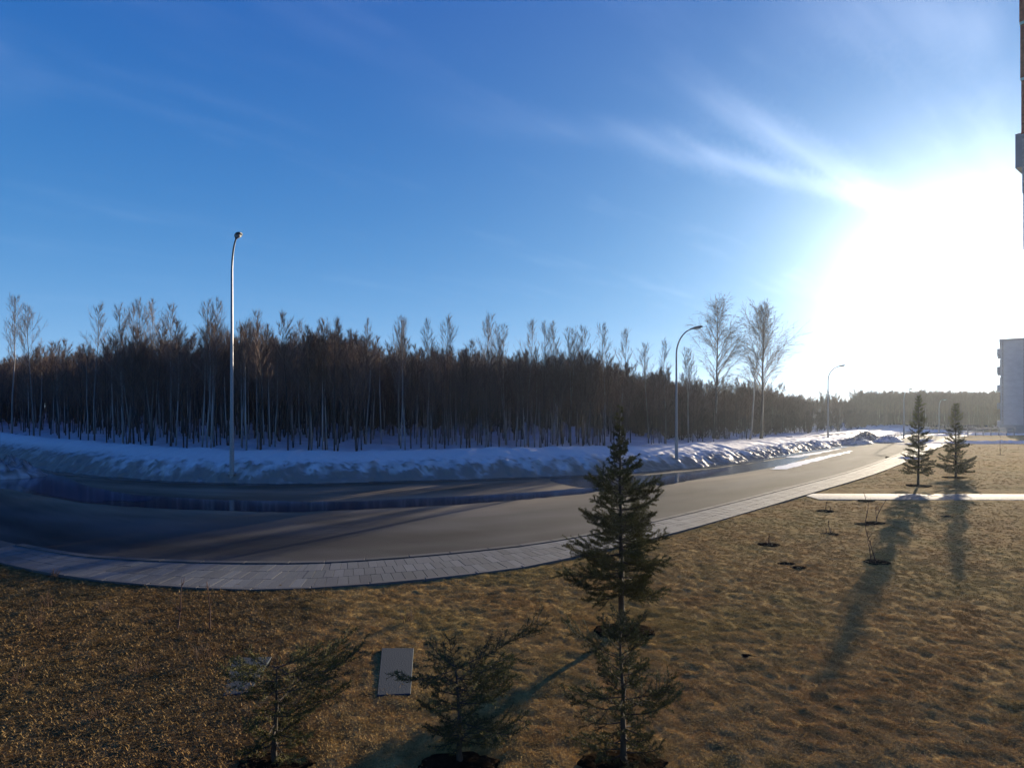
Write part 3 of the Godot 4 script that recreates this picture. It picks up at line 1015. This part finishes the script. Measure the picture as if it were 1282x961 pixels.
func forest() -> void:
	# kinds of tree that are copied
	var protos := []
	var kinds := [
		["dark_sapling", {"pale": 0.0, "low": 0.36, "spread": 0.2, "branches": 30, "twigs": 15, "radius": 0.048, "twig_width": 0.0105}],
		["dark_sapling", {"pale": 0.05, "low": 0.4, "spread": 0.22, "branches": 28, "twigs": 15, "radius": 0.052, "twig_width": 0.0105}],
		["dark_sapling", {"pale": 0.12, "low": 0.34, "spread": 0.23, "branches": 30, "twigs": 15, "radius": 0.042, "stems": 2, "twig_width": 0.0105}],
		["pale", {"pale": 0.75, "low": 0.5, "spread": 0.17, "branches": 26, "twigs": 8, "radius": 0.055, "twig_width": 0.012}],
		["pale", {"pale": 1.0, "low": 0.52, "spread": 0.18, "branches": 24, "twigs": 8, "radius": 0.06, "twig_width": 0.012}],
		["dark_sapling", {"pale": 0.02, "low": 0.42, "spread": 0.2, "branches": 26, "twigs": 15, "radius": 0.058, "twig_width": 0.0105}],
	]
	for kd in kinds: protos.append([kd, bare_tree(8.0, kd[1])])
	var clump := MB.new()
	var clump_trunks := MB.new()
	for pr in protos.slice(0, 4):         # four saplings together stand for the mass of the wood behind
		var off := Vector3(rng.randf_range(-1.8, 1.8), rng.randf_range(-0.2, 0.2), rng.randf_range(-1.8, 1.8))
		var sz := rng.randf_range(0.82, 1.08)
		for which in 2:
			var src: MB = pr[1][which]
			var dst := clump_trunks if which == 0 else clump
			var st := dst.v.size()
			for k in src.v.size():
				dst.v.append(src.v[k] * sz + off); dst.n.append(src.n[k]); dst.c.append(src.c[k]); dst.uv.append(src.uv[k])
			for q in src.i: dst.i.append(q + st)
	# where trees stand
	var spots := []
	var tries := 0
	while spots.size() < 2300 and tries < 60000:
		tries += 1
		var a := deg_to_rad(rng.randf_range(-52.0, 46.0))
		var r := rng.randf_range(28.0, 190.0)
		if rng.randf() > 1.0 - 0.0035 * (r - 28.0): continue
		var x := r * sin(a)
		var d := r * cos(a)
		var s := from_c(x, d)
		var far_side: bool = s <= 0.0 and d > 128.0 and x > 30.0
		if not far_side:
			if s < 5.6 or s > 88.0: continue
			if x > 22.0 and s < 9.0: continue
		elif d > 160.0: continue
		if s > 30.0 and not far_side and rng.randf() < 0.15: continue
		spots.append([x, d, maxf(s, 0.0) if not far_side else 20.0, far_side])
	for k in 420:
		var d := rng.randf_range(118.0, 158.0)
		var x := d * (rng.randf_range(1075.0, 1330.0) - CX) / F
		spots.append([x, d, 20.0, true])
	spots.sort_custom(func(p, q): return p[2] + 0.15 * p[1] < q[2] + 0.15 * q[1])
	var made := []
	for pr in protos: made.append(null)
	var rest: Array[Transform3D] = []
	var n_ind := 0
	for sp in spots:
		var x: float = sp[0]
		var d: float = sp[1]
		var y := floor_y(x, d, sp[2]) if not sp[3] else 0.35
		var px := CX + F * x / d
		var tall := lerpf(lerpf(1.02, 0.9, smoothstep(40.0, 200.0, px)), lerpf(0.72, 0.62, smoothstep(680.0, 900.0, px)), smoothstep(270.0, 640.0, px))
		if sp[2] > 20.0: tall *= 0.96
		if sp[3]: tall = 0.8
		var sc := tall * rng.randf_range(0.86, 1.06)
		var turn := rng.randf() * TAU
		if n_ind < 262 and px > -40.0 and px < 1270.0 and not sp[3]:
			var v := rng.randi_range(0, 5)
			if v in [3, 4] and rng.randf() < 0.3: v = 0
			if px > 700.0 and v in [3, 4]: v = 1
			var pale: bool = v in [3, 4]
			var zone: String = "left of the near lamp" if px < 290.0 else "between near lamp and wood middle" if px < 530.0 else "between wood middle and big spruce" if px < 780.0 else "right of the big spruce"
			var zl: String = ("slender pale birch among dark trees, " if pale else "thin dark bare tree in the wood, ") + zone
			var zg: String = ("pale birches, " if pale else "dark bare trees, ") + zone
			if made[v] == null:
				made[v] = tree_thing("birch_tree" if pale else "bare_tree", protos[v][1], zl, "tree", zg)
				var o: Node3D = made[v]
				o.position = Vector3(x, y, -d); o.rotation.y = turn; o.scale = Vector3.ONE * sc
			else:
				dup(made[v], Vector3(x, y, -d), turn, sc, zl, zg)
			n_ind += 1
		else:
			if rng.randf() < 0.4 and not sp[3] and sp[2] < 30.0: continue
			if sp[2] > 12.0 or rng.randf() < 0.5 or sp[3]:
				rest.append(Transform3D(Basis(Vector3.UP, turn).scaled(Vector3.ONE * sc), Vector3(x, y, -d)))
			else:
				rest.append(Transform3D(Basis(Vector3.UP, turn).scaled(Vector3.ONE * sc * 0.8), Vector3(x, y, -d)))
	var cm := clump.commit(clump_trunks.commit())
	cm.surface_set_material(0, M.bark)
	cm.surface_set_material(1, M.twig)
	var mm := MultiMesh.new()
	mm.transform_format = MultiMesh.TRANSFORM_3D
	mm.mesh = cm
	mm.instance_count = rest.size()
	for k in rest.size(): mm.set_instance_transform(k, rest[k])
	var mi := MultiMeshInstance3D.new()
	mi.name = "forest"
	mi.multimesh = mm
	add_child(mi)
	mi.set_meta("kind", "stuff")
	tag(mi, "dense mass of bare brown trees filling the wood behind", "forest")
	# low bare brush between the trees, thick towards the back of the wood and on the right
	var shrub := bare_tree(2.9, {"low": 0.06, "spread": 0.3, "stems": 4, "branches": 17, "twigs": 9, "radius": 0.022, "twig_width": 0.012, "taper": 0.6, "up": 0.9, "tint": Color(0.09, 0.066, 0.055)})
	var sm := shrub[1].commit(shrub[0].commit()) as ArrayMesh
	sm.surface_set_material(0, M.bark)
	sm.surface_set_material(1, M.twig)
	var at_: Array[Transform3D] = []
	for k in 30000:
		if at_.size() >= 1500: break
		var a := deg_to_rad(rng.randf_range(-46.0, 43.0))
		var q := rng.randf_range(30.0, 150.0)
		var x := q * sin(a)
		var d := q * cos(a)
		var s := from_c(x, d)
		var px := CX + F * x / d
		var far_side: bool = s <= 0.0 and d > 120.0 and x > 30.0
		if far_side: s = 20.0
		elif s < lerpf(24.0, 7.0, smoothstep(700.0, 860.0, px)) or s > 80.0: continue
		var z := rng.randf_range(0.7, 1.2) * lerpf(1.15, 0.85, smoothstep(800.0, 1100.0, px))
		at_.append(Transform3D(Basis(Vector3.UP, rng.randf() * TAU).scaled(Vector3(z * 1.2, z, z * 1.2)), Vector3(x, floor_y(x, d, s) if not far_side else 0.35, -d)))
	for k in 420:
		var d := rng.randf_range(120.0, 162.0)
		var z := rng.randf_range(0.8, 1.3)
		at_.append(Transform3D(Basis(Vector3.UP, rng.randf() * TAU).scaled(Vector3(z * 1.3, z, z * 1.3)), Vector3(d * (rng.randf_range(1060.0, 1330.0) - CX) / F, 0.35, -d)))
	var smm := MultiMesh.new()
	smm.transform_format = MultiMesh.TRANSFORM_3D
	smm.mesh = sm
	smm.instance_count = at_.size()
	for k in at_.size(): smm.set_instance_transform(k, at_[k])
	var si := MultiMeshInstance3D.new()
	si.name = "undergrowth"
	si.multimesh = smm
	add_child(si)
	si.set_meta("kind", "stuff")
	tag(si, "low bare brown brush between the trunks of the wood", "undergrowth")
	# taller trees whose tops stand clear of the rest
	var tops := []
	for v in 8:
		var pt := bare_tree(11.0, {"pale": 0.5 if v % 2 else 0.8, "low": rng.randf_range(0.4, 0.55), "spread": rng.randf_range(0.12, 0.19), "branches": rng.randi_range(24, 40), "twigs": 8, "radius": 0.072, "twig_width": 0.0095, "up": rng.randf_range(0.5, 1.2), "stems": 2 if v in [2, 5] else 1, "peak": rng.randf_range(0.15, 0.4), "taper": rng.randf_range(0.5, 0.9), "tint": Color(0.19, 0.155, 0.13)})
		tops.append([pt, null])
	var list := [[14, 372, "tall birch at the far left edge of the wood, its top against the sky"], [42, 388, "second tall birch from the left edge of the wood"], [118, 382, "tall thin birch standing alone above the trees, well left of the near lamp"], [163, 384, "tall birch above the canopy, left of three close together left of the lamp"], [189, 379, "tall pale birch, middle of three close together left of the near lamp"], [214, 384, "tall birch above the canopy, right of three close together left of the lamp"], [268, 378, "tall bushy birch top just left of the near lamp post"], [322, 392, "broad birch top just right of the near lamp post"], [376, 403, "low birch top between the near lamp and the middle of the wood"], [458, 402, "rounded birch top left of the middle of the wood"], [500, 400, "narrow tall birch left of the pair in the middle of the wood"], [536, 402, "left birch of the close pair in the middle of the wood"], [557, 397, "right birch of the close pair in the middle of the wood"], [600, 396, "tall birch standing alone above the middle of the wood"], [634, 410, "shorter birch top between two taller ones, left of the tall spruce"], [660, 402, "tall birch above the wood, left of the big spruce on the lawn"], [692, 406, "birch top rising over the wood, far to the left above the big spruce"], [714, 411, "thin birch top above the wood just left of the big spruce"], [736, 412, "birch top next before the spruce, rising over the wood"], [757, 407, "tall birch above the wood nearly over the big spruce"], [778, 413, "last tall birch top before the dip in the wood, over the big spruce"], [812, 432, "low pale birch top in the dip of the wood, left of the second lamp"], [834, 428, "low pale birch top touching the second lamp post on its left"], [862, 436, "low birch top just right of the second lamp post"]]
	for it in list:
		var px: float = it[0]
		var x_ := 0.0
		var d_ := at_x(curve_c, (px - CX) / F * 36.0) + 9.0
		for rep in 3:
			x_ = (px - CX) / F * d_
			d_ = at_x(curve_c, x_) + rng.randf_range(7.5, 12.0)
		x_ = (px - CX) / F * d_
		var y_ := floor_y(x_, d_, from_c(x_, d_))
		var top: float = H + (HOR - it[1]) / F * d_ - y_
		var tp: Array = tops[rng.randi_range(0, 7)]
		if tp[1] == null:
			tp[1] = tree_thing("tall_birch", tp[0], it[2], "tree")
			tp[1].position = Vector3(x_, y_, -d_); tp[1].scale = Vector3.ONE * top / 11.0
		else:
			dup(tp[1], Vector3(x_, y_, -d_), rng.randf() * TAU, top / 11.0, it[2])
	# the two big birches by the road beyond the second lamp, and the leaning white stem
	var big := bare_tree(12.5, {"pale": 0.55, "low": 0.36, "spread": 0.3, "up": 0.3, "peak": 0.3, "taper": 0.5, "branches": 60, "twigs": 18, "radius": 0.15, "twig_width": 0.009, "droop": 0.35, "lean": Vector3(0.06, 0, 0)})
	var o1 := tree_thing("large_birch", big, "large birch with a forked airy crown, right of the second lamp", "tree")
	var bx := (893.0 - CX) / F * 54.0
	o1.position = Vector3(bx, 0.9, -54.0)
	o1.scale = Vector3.ONE * (H + (HOR - 373.0) / F * 54.0 - 0.9) / 13.9
	var big2 := bare_tree(12.5, {"pale": 0.35, "low": 0.3, "spread": 0.33, "up": 0.3, "peak": 0.25, "taper": 0.55, "branches": 74, "twigs": 18, "radius": 0.16, "twig_width": 0.01, "droop": 0.3, "lean": Vector3(0.02, 0, 0)})
	var o2 := tree_thing("large_birch", big2, "large dense dark birch standing last before the open sky", "tree")
	o2.position = Vector3((953.0 - CX) / F * 56.0, 0.9, -56.0)
	o2.scale = Vector3.ONE * (H + (HOR - 378.0) / F * 56.0 - 0.9) / 13.5
	var leaning := bare_tree(7.5, {"pale": 1.0, "low": 0.6, "spread": 0.16, "branches": 16, "twigs": 5, "radius": 0.1, "lean": Vector3(0.24, 0, 0)})
	var o3 := tree_thing("leaning_birch", leaning, "leaning white birch stem at the foot of the large dark birch", "tree")
	o3.position = Vector3((938.0 - CX) / F * 53.0, 0.85, -53.0)

func distance() -> void:
	# ploughed heaps and snow fields near the end of the road
	var heaps := [[1085, 551, 2.4, 1.3, 0.75, 0.8, "dark dirty snow heap by the road, behind the third lamp"], [1068, 556, 3.4, 1.0, 0.55, 0.5, "low grey snow heap at the third lamp's foot"], [1112, 553, 2.6, 1.2, 0.5, 0.35, "small pale snow heap between the third and fourth lamps"], [1018, 561, 2.0, 0.8, 0.5, 0.2, "small white snow heap where the road bay begins"], [2, 598, 1.7, 1.1, 0.85, 0.55, "dirty ploughed snow heap at the left edge, pushed out onto the road"]]
	for hp in heaps:
		var at := gp(hp[0], hp[1])
		var o := obj("snow_heap", blob(Vector3.ZERO, hp[2], hp[3], hp[4], 0.22, float(hp[0]), hp[5], 0.6), M.snow)
		o.position = at
		tag(o, hp[6], "snow heap")
	var fields := [[1170, 541, 7.0, 2.0, 0.35, "white snow patch across the end of the road"], [1232, 545, 9.0, 1.4, 0.3, "white snow strip before the low rail fence"], [1262, 556, 11.0, 0.8, 0.3, "long white snow strip at the far edge of the lawn, before the grey block"], [1160, 553.0, 1.4, 0.7, 0.25, "crumbled snow on the pavement beyond the left young spruce"], [1140, 576.0, 1.2, 0.5, 0.2, "small crumbled snow lump on the pavement edge left of the young spruce"]]
	for fd in fields:
		var o := obj("snow_patch", blob(Vector3.ZERO, fd[2], fd[3], fd[4], 0.1, float(fd[0]), 0.06), M.snow)
		o.position = gp(fd[0], fd[1])
		tag(o, fd[5], "snow")
	# low rail fence
	var f0 := gp(1212, 546)
	var fence := thing("rail_fence", f0, "low two-rail fence standing in the snow left of the grey block", "fence")
	for k in 7:
		var mb := MB.new()
		mb.box(Vector3(k * 1.0, 0.5, 0), Vector3(0.09, 1.2, 0.09))
		obj("post", mb.commit(), M.rail, fence)
	for y in [0.55, 0.98]:
		var mb := MB.new()
		mb.box(Vector3(3.0, y, 0.06), Vector3(6.4, 0.09, 0.05))
		obj("rail", mb.commit(), M.rail, fence)
	# grey apartment block at the right edge
	var b := thing("apartment_block", Vector3((1253.0 - CX) / F * 92.0, 0, -92.0), "pale grey apartment block standing at the right edge beyond the lawn", "building")
	b.rotation.y = -0.68
	var hgt := H + (HOR - 427.0) / F * 92.0
	var st := hgt / 5.0
	var mb := MB.new()
	mb.box(Vector3(9.0, hgt / 2 + 0.6, -6.0), Vector3(18.0, hgt - 1.2, 12.0))
	obj("wall", mb.commit(), M.plaster, b)
	mb = MB.new()
	mb.box(Vector3(9.0, 0.5, -6.0), Vector3(18.2, 1.4, 12.2))
	obj("plinth", mb.commit(), M.plaster_dark, b)
	mb = MB.new()
	mb.box(Vector3(9.0, hgt + 0.15, -6.0), Vector3(18.3, 0.3, 12.3))
	var rf := obj("roof", mb.commit(), M.plaster_dark, b)
	mb = MB.new()
	mb.box(Vector3(5.0, hgt + 0.9, -6.0), Vector3(2.2, 1.2, 2.2))
	obj("stair_head", mb.commit(), M.plaster, rf)
	for fl in 5:
		for wx in range(2, 7):
			mb = MB.new()
			var at := Vector3(1.5 + wx * 2.5, st * fl + 1.9, 0.0)
			mb.box(at + Vector3(0, 0, 0.01), Vector3(1.4, 1.5, 0.12))
			var wn := obj("window", mb.commit(), M.frame, b)
			for s in 2:
				mb = MB.new()
				mb.box(at + Vector3(-0.33 + 0.66 * s, 0, 0.06), Vector3(0.58, 1.34, 0.06))
				obj("pane", mb.commit(), M.glass, wn)
		for wz in 3:           # balconies on the end wall towards the road
			mb = MB.new()
			mb.box(Vector3(-0.2, st * fl + 1.3, -2.2 - wz * 3.8), Vector3(0.45, 0.9, 2.2))
			var bl := obj("balcony", mb.commit(), M.plaster_dark if fl % 2 else M.plaster, b)
			mb = MB.new()
			mb.box(Vector3(-0.02, st * fl + 2.35, -2.2 - wz * 3.8), Vector3(0.1, 1.1, 1.6))
			obj("balcony_door", mb.commit(), M.glass, bl)
	for vx in [0.25, 2.75, 5.25]:
		mb = MB.new()
		mb.box(Vector3(vx, hgt / 2 + 0.6, 0.05), Vector3(0.22, hgt - 1.3, 0.14))
		obj("pilaster", mb.commit(), M.white_panel, b)
	# near tower whose corner just shows along the right edge of the picture; the upper storeys jut out in steps
	var tw := thing("brick_tower", Vector3(26.62, 0, -32.0), "tall red and white tower block, only its corner visible at the right edge", "building")
	tw.rotation.y = -0.9
	for k in 9:
		var y0 := 2.95 * k
		var x0: float = [0.5, 0.4, 0.3, 0.2, 0.16, 0.12, 0.08, 0.04, 0.0][k]
		mb = MB.new()
		mb.box(Vector3(x0 + 6.0, y0 + 1.4, -5.0), Vector3(12.0, 2.8, 10.0))
		obj("storey_wall", mb.commit(), M.brick_red if k >= 6 else M.white_panel, tw)
		mb = MB.new()
		mb.box(Vector3(x0 + 6.0, y0 + 2.87, -5.0), Vector3(12.06, 0.14, 10.06))
		obj("floor_band", mb.commit(), M.white_panel, tw)
		for wx in 4:
			mb = MB.new()
			var at := Vector3(x0 + 1.7 + wx * 2.8, y0 + 1.5, 0.02)
			mb.box(at, Vector3(1.5, 1.5, 0.1))
			var wn := obj("window", mb.commit(), M.frame, tw)
			mb = MB.new()
			mb.box(at + Vector3(0, 0, 0.04), Vector3(1.3, 1.3, 0.06))
			obj("pane", mb.commit(), M.glass, wn)
	mb = MB.new()
	mb.box(Vector3(0.02, 17.0, -1.2), Vector3(0.5, 1.8, 1.8))
	obj("air_conditioner", mb.commit(), M.plaster_dark, tw)

func lamps() -> void:
	var p1 := Vector3((290.0 - CX) / F * 27.7, 0.4, -27.7)
	street_lamp(p1, H + (HOR - 301.0) / F * 27.7 - 0.4, Vector3(0.6, 0, 0.8).normalized(), 1.0, "nearest tall steel lamp, its post on the snow bank at the left")
	var p2 := Vector3((847.0 - CX) / F * 34.9, 0.12, -34.9)
	street_lamp(p2, H + (HOR - 411.0) / F * 34.9 - 0.12, Vector3(0.86, 0, 0.5).normalized(), 1.0, "second curved steel lamp, left of the two large birches")
	var rest := [[1037, 553, 458, "third lamp along the road, against the white glare"], [1132, 547, 487, "fourth lamp, small and grey before the far wood"], [1176, 541.5, 500, "farthest lamp, at the end of the road"]]
	for r in rest:
		var g := gp(r[0], r[1] + 1.0)
		street_lamp(g, H + (HOR - r[2]) / F * -g.z, Vector3(0.86, 0, 0.5).normalized(), 1.1 if r[0] < 1100 else 0.35, r[3])

func spruces() -> void:
	# the big young spruce in the middle: narrow top, wide ragged skirt
	var at := gp(779, 790, 0.085)
	var big := spruce(3.22, func(t, a): return (lerpf(0.46, 0.06, smoothstep(0.62, 1.0, t)) if t > 0.66 else lerpf(0.98, 0.62, smoothstep(0.42, 0.66, t)) if t > 0.4 else lerpf(0.86, 1.0, t / 0.4)) * 0.68 * (1.0 + 0.25 * sin(a * 3.0 + t * 20.0)), {"whorls": 24, "per": 7, "low": 0.19, "radius": 0.05, "needles": 240.0, "bare_low": true, "sub": 4, "rise": 0.5})
	spruce_thing(big, at, "young spruce with narrow top and wide ragged skirt in the middle of the lawn")
	disc_soil_shade(Vector3(at.x + 0.02, 0.0, at.z), 0.44, 0.3, 3.0)  # shade at the foot of the big spruce, painted as a disc
	# three little ones in the foreground row
	var a1 := gp(780, 957, 0.085)
	spruce_thing(spruce(1.17, func(t, a): return 0.5 * (0.85 + 0.35 * sin(t * 17.0)) * lerpf(1.0, 0.6, smoothstep(0.6, 1.0, t)) * (1.0 + 0.15 * sin(a * 2.0)), {"whorls": 10, "per": 6, "low": 0.16, "radius": 0.036, "sub": 3, "needles": 190.0, "needle": 0.028, "bare_low": true}), a1, "small sparse spruce in front of the big spruce, rightmost of the foreground row")
	disc_soil_shade(Vector3(a1.x, 0.0, a1.z), 0.42, 0.2, 9.0)  # painted shade below the rightmost little spruce
	var flat := func(t, a): return (0.42 + 0.24 * maxf(0.0, cos(a + 0.3))) * (0.5 + 0.7 * t)
	var names := ["little flat-topped spruce at the lower left, beside a fragment of paving", "little flat-topped spruce between the other two in the foreground row"]
	var xs := [343.0, 575.0]
	for k in 2:
		var p := gp(xs[k], 958, 0.085)
		var sp := spruce(0.88, flat, {"whorls": 7, "per": 6, "low": 0.3, "rise": 0.05, "sub": 3, "radius": 0.034, "needles": 170.0, "needle": 0.028})
		spruce_thing(sp, p, names[k])
		disc_soil_shade(Vector3(p.x, 0.0, p.z), 0.36, 0.17, 20.0 + k)  # dark disc as painted shade under each flat-topped spruce
	# the two on the right, before the sun
	var pr := gp(1150, 608, 0.085)
	var cone := func(t, a): return lerpf(0.9, 0.12, pow(t, 0.9)) * (1.0 + 0.2 * sin(a * 3.0 + t * 15.0))
	var mid := spruce(3.75, cone, {"whorls": 22, "per": 6, "low": 0.17, "radius": 0.055, "needles": 190.0, "needle": 0.05, "sub": 3})
	spruce_thing(mid, pr, "slim young spruce beyond the footpath, left of the two by the sun")
	disc_soil_shade(Vector3(pr.x, 0, pr.z), 0.5, 0.42, 31.0)
	var pr2 := gp(1197, 598, 0.085)
	var mid2 := spruce(3.45, cone, {"whorls": 21, "per": 6, "low": 0.1, "radius": 0.06, "needles": 190.0, "needle": 0.05, "sub": 3})
	spruce_thing(mid2, pr2, "bushy young spruce beyond the footpath, right of the two by the sun")
	disc_soil_shade(Vector3(pr2.x, 0, pr2.z), 0.6, 0.45, 37.0)

func lawn_details() -> void:
	# fragments of old paving lying in the grass
	for fr in [[[472, 872], [514, 870], [518, 812], [478, 812], "grey-blue paving fragment in the grass left of the middle small spruce"], [[279, 872], [312, 868], [340, 823], [292, 824], "small grey-blue paving fragment in the grass behind the left small spruce"]]:
		var c := []
		for q in 4: c.append(gp(fr[q][0], fr[q][1], 0.09))
		var ctr: Vector3 = (c[0] + c[1] + c[2] + c[3]) / 4.0
		var o := thing("paving_fragment", Vector3(ctr.x, 0, ctr.z), fr[4], "paving")
		var q := []
		for k in 4: q.append(c[k] - Vector3(ctr.x, c[k].y, ctr.z))
		var mb := MB.new()
		mb.col = Color(0.05, 0.066, 0.078)
		mb.prism(q, [[-0.05, 0.0], [0.098, 0.0], [0.106, 0.01]])
		obj("slab", mb.commit(), M.slab, o)
	# planted saplings and their soil rings
	var sap := [[1098, 706, 656, 2, "pair of thin saplings in a dark soil ring where the long tree shadow passes"], [1096, 656, 622, 2, "pair of thin reddish saplings just before the footpath"], [1083, 658, 624, 1, "single thin sapling just left of the reddish pair before the footpath"], [1041, 671, 652, 3, "short bushy sapling in the lawn left of the sapling pairs"], [963, 684, 668, 3, "lowest leafless shrub sapling, near the pavement in the lawn"], [1034, 641, 626, 2, "small sapling near where the footpath meets the pavement"], [1253, 570, 545, 1, "lone staked sapling on the far lawn before the grey block"], [1085, 628, 616, 1, "tiny sapling standing beyond the footpath corner"]]
	for s in sap:
		var p := gp(s[0], s[1], 0.05)
		sapling(p, (s[1] - s[2]) / (s[1] - HOR) * H, s[3], s[4])
		disc_soil_shade(Vector3(p.x, -0.01, p.z), 0.27, 0.22, float(s[0]))
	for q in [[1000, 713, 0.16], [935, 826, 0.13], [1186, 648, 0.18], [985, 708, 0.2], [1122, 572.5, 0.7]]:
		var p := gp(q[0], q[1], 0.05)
		disc_soil_shade(Vector3(p.x, -0.015, p.z), q[2], q[2] * 0.6, float(q[0]))
	sapling(gp(222, 792, 0.05), 0.75, 1, "thin bare twig standing in the weeds before the pavement, left of two")
	sapling(gp(262, 792, 0.05), 0.7, 1, "thin bare leaning twig in the weeds before the pavement, right of two")
	# dead weeds on the left
	var wl := [[66, 726, 0.28, "dry weed tuft touching the pavement edge at the far left"], [48, 790, 0.5, "reddish dry weed stalks near the left edge of the lawn"], [62, 762, 0.4, "reddish dry weed stalks below the tuft at the pavement"], [130, 770, 0.3, "dark dry weed clump beside the pavement at the left"], [255, 830, 0.4, "rust coloured dry weed behind the left small spruce"], [175, 850, 0.3, "dry weed clump in the middle of the weedy ground"], [20, 860, 0.3, "dry weed clump at the left picture edge"], [120, 905, 0.25, "dry weed clump near the lower left corner"], [512, 780, 0.3, "thin dry weed stalks near the pavement, right of centre left"]]
	for w in wl:
		dry_weed(gp(w[0], w[1], 0.05), w[2], 11, 0.35, w[3])
	# matted dry grass
	var tuft := MB.new()
	for k in 16:
		var a := rng.randf() * TAU
		var r := rng.randf_range(0.0, 0.05)
		var p := Vector3(cos(a) * r, -0.01, sin(a) * r)
		var lean := Vector3(rng.randf_range(-1, 1), 0, rng.randf_range(-1, 1)) * 0.9 + Vector3(0.5, 0, 0.2)
		var dir := (Vector3.UP * 0.8 + lean).normalized()
		var l := rng.randf_range(0.045, 0.1)
		var side := dir.cross(Vector3(rng.randf_range(-1, 1), rng.randf_range(-1, 1), rng.randf_range(-1, 1))).normalized() * 0.0032
		var mid := p + dir * l * 0.55
		var tip := mid + (dir + Vector3.DOWN * 0.7).normalized() * l * 0.5
		tuft.col = Color(1, 1, 1) * rng.randf_range(0.85, 1.18)
		tuft.quad(p - side, p + side, mid + side, mid - side)
		tuft.face(mid - side, mid + side, tip)
	var tf: Array[Transform3D] = []
	var tc: Array[Color] = []
	var tries := 0
	while tf.size() < 120000 and tries < 400000:
		tries += 1
		var a := deg_to_rad(rng.randf_range(-46.0, 52.0))
		var u := rng.randf()
		var r := 4.6 * pow(80.0 / 4.6, pow(u, 1.3))
		var x := r * sin(a)
		var d := r * cos(a)
		if not on_lawn(x, d, -0.06): continue
		if absf(x) > 1.2 * d: continue
		var bare := false
		for sp in disc_spots:
			if absf(x - sp[0]) < sp[2] and absf(d - sp[1]) < sp[3] and pow((x - sp[0]) / sp[2], 2) + pow((d - sp[1]) / sp[3], 2) < 0.9:
				bare = true
		if bare: continue
		if d > 21.0 and d < 24.6 and x > 10.5: continue
		var q := fine.get_noise_2d(x * 1.6 + 11.0, d * 1.6)
		if rng.randf() > 0.8 + 0.8 * q: continue
		var weedy := smoothstep(0.0, 1.0, (-0.2 - x / d) * 4.0)
		var sc := rng.randf_range(0.5, 1.0) * (1.0 + 0.8 * weedy * rng.randf()) * (0.85 + 0.012 * d)
		tf.append(Transform3D(Basis(Vector3.UP, rng.randfn(0.0, 0.9)).scaled(Vector3(sc * 1.1, sc * 0.4, sc * 1.1)), Vector3(x, lawn_y(x, d), -d)))
		tc.append(lawn_color(x, d) * rng.randf_range(0.85 - 0.2 * weedy, 1.22 + 0.5 * weedy))
	var mm := MultiMesh.new()
	mm.transform_format = MultiMesh.TRANSFORM_3D
	mm.use_colors = true
	mm.mesh = tuft.commit()
	mm.instance_count = tf.size()
	for k in tf.size():
		mm.set_instance_transform(k, tf[k])
		mm.set_instance_color(k, tc[k])
	var mi := MultiMeshInstance3D.new()
	mi.name = "dry_grass"
	mi.multimesh = mm
	mi.material_override = M.grass
	add_child(mi)
	mi.set_meta("kind", "stuff")
	tag(mi, "short matted dry brown grass covering the lawn", "grass")
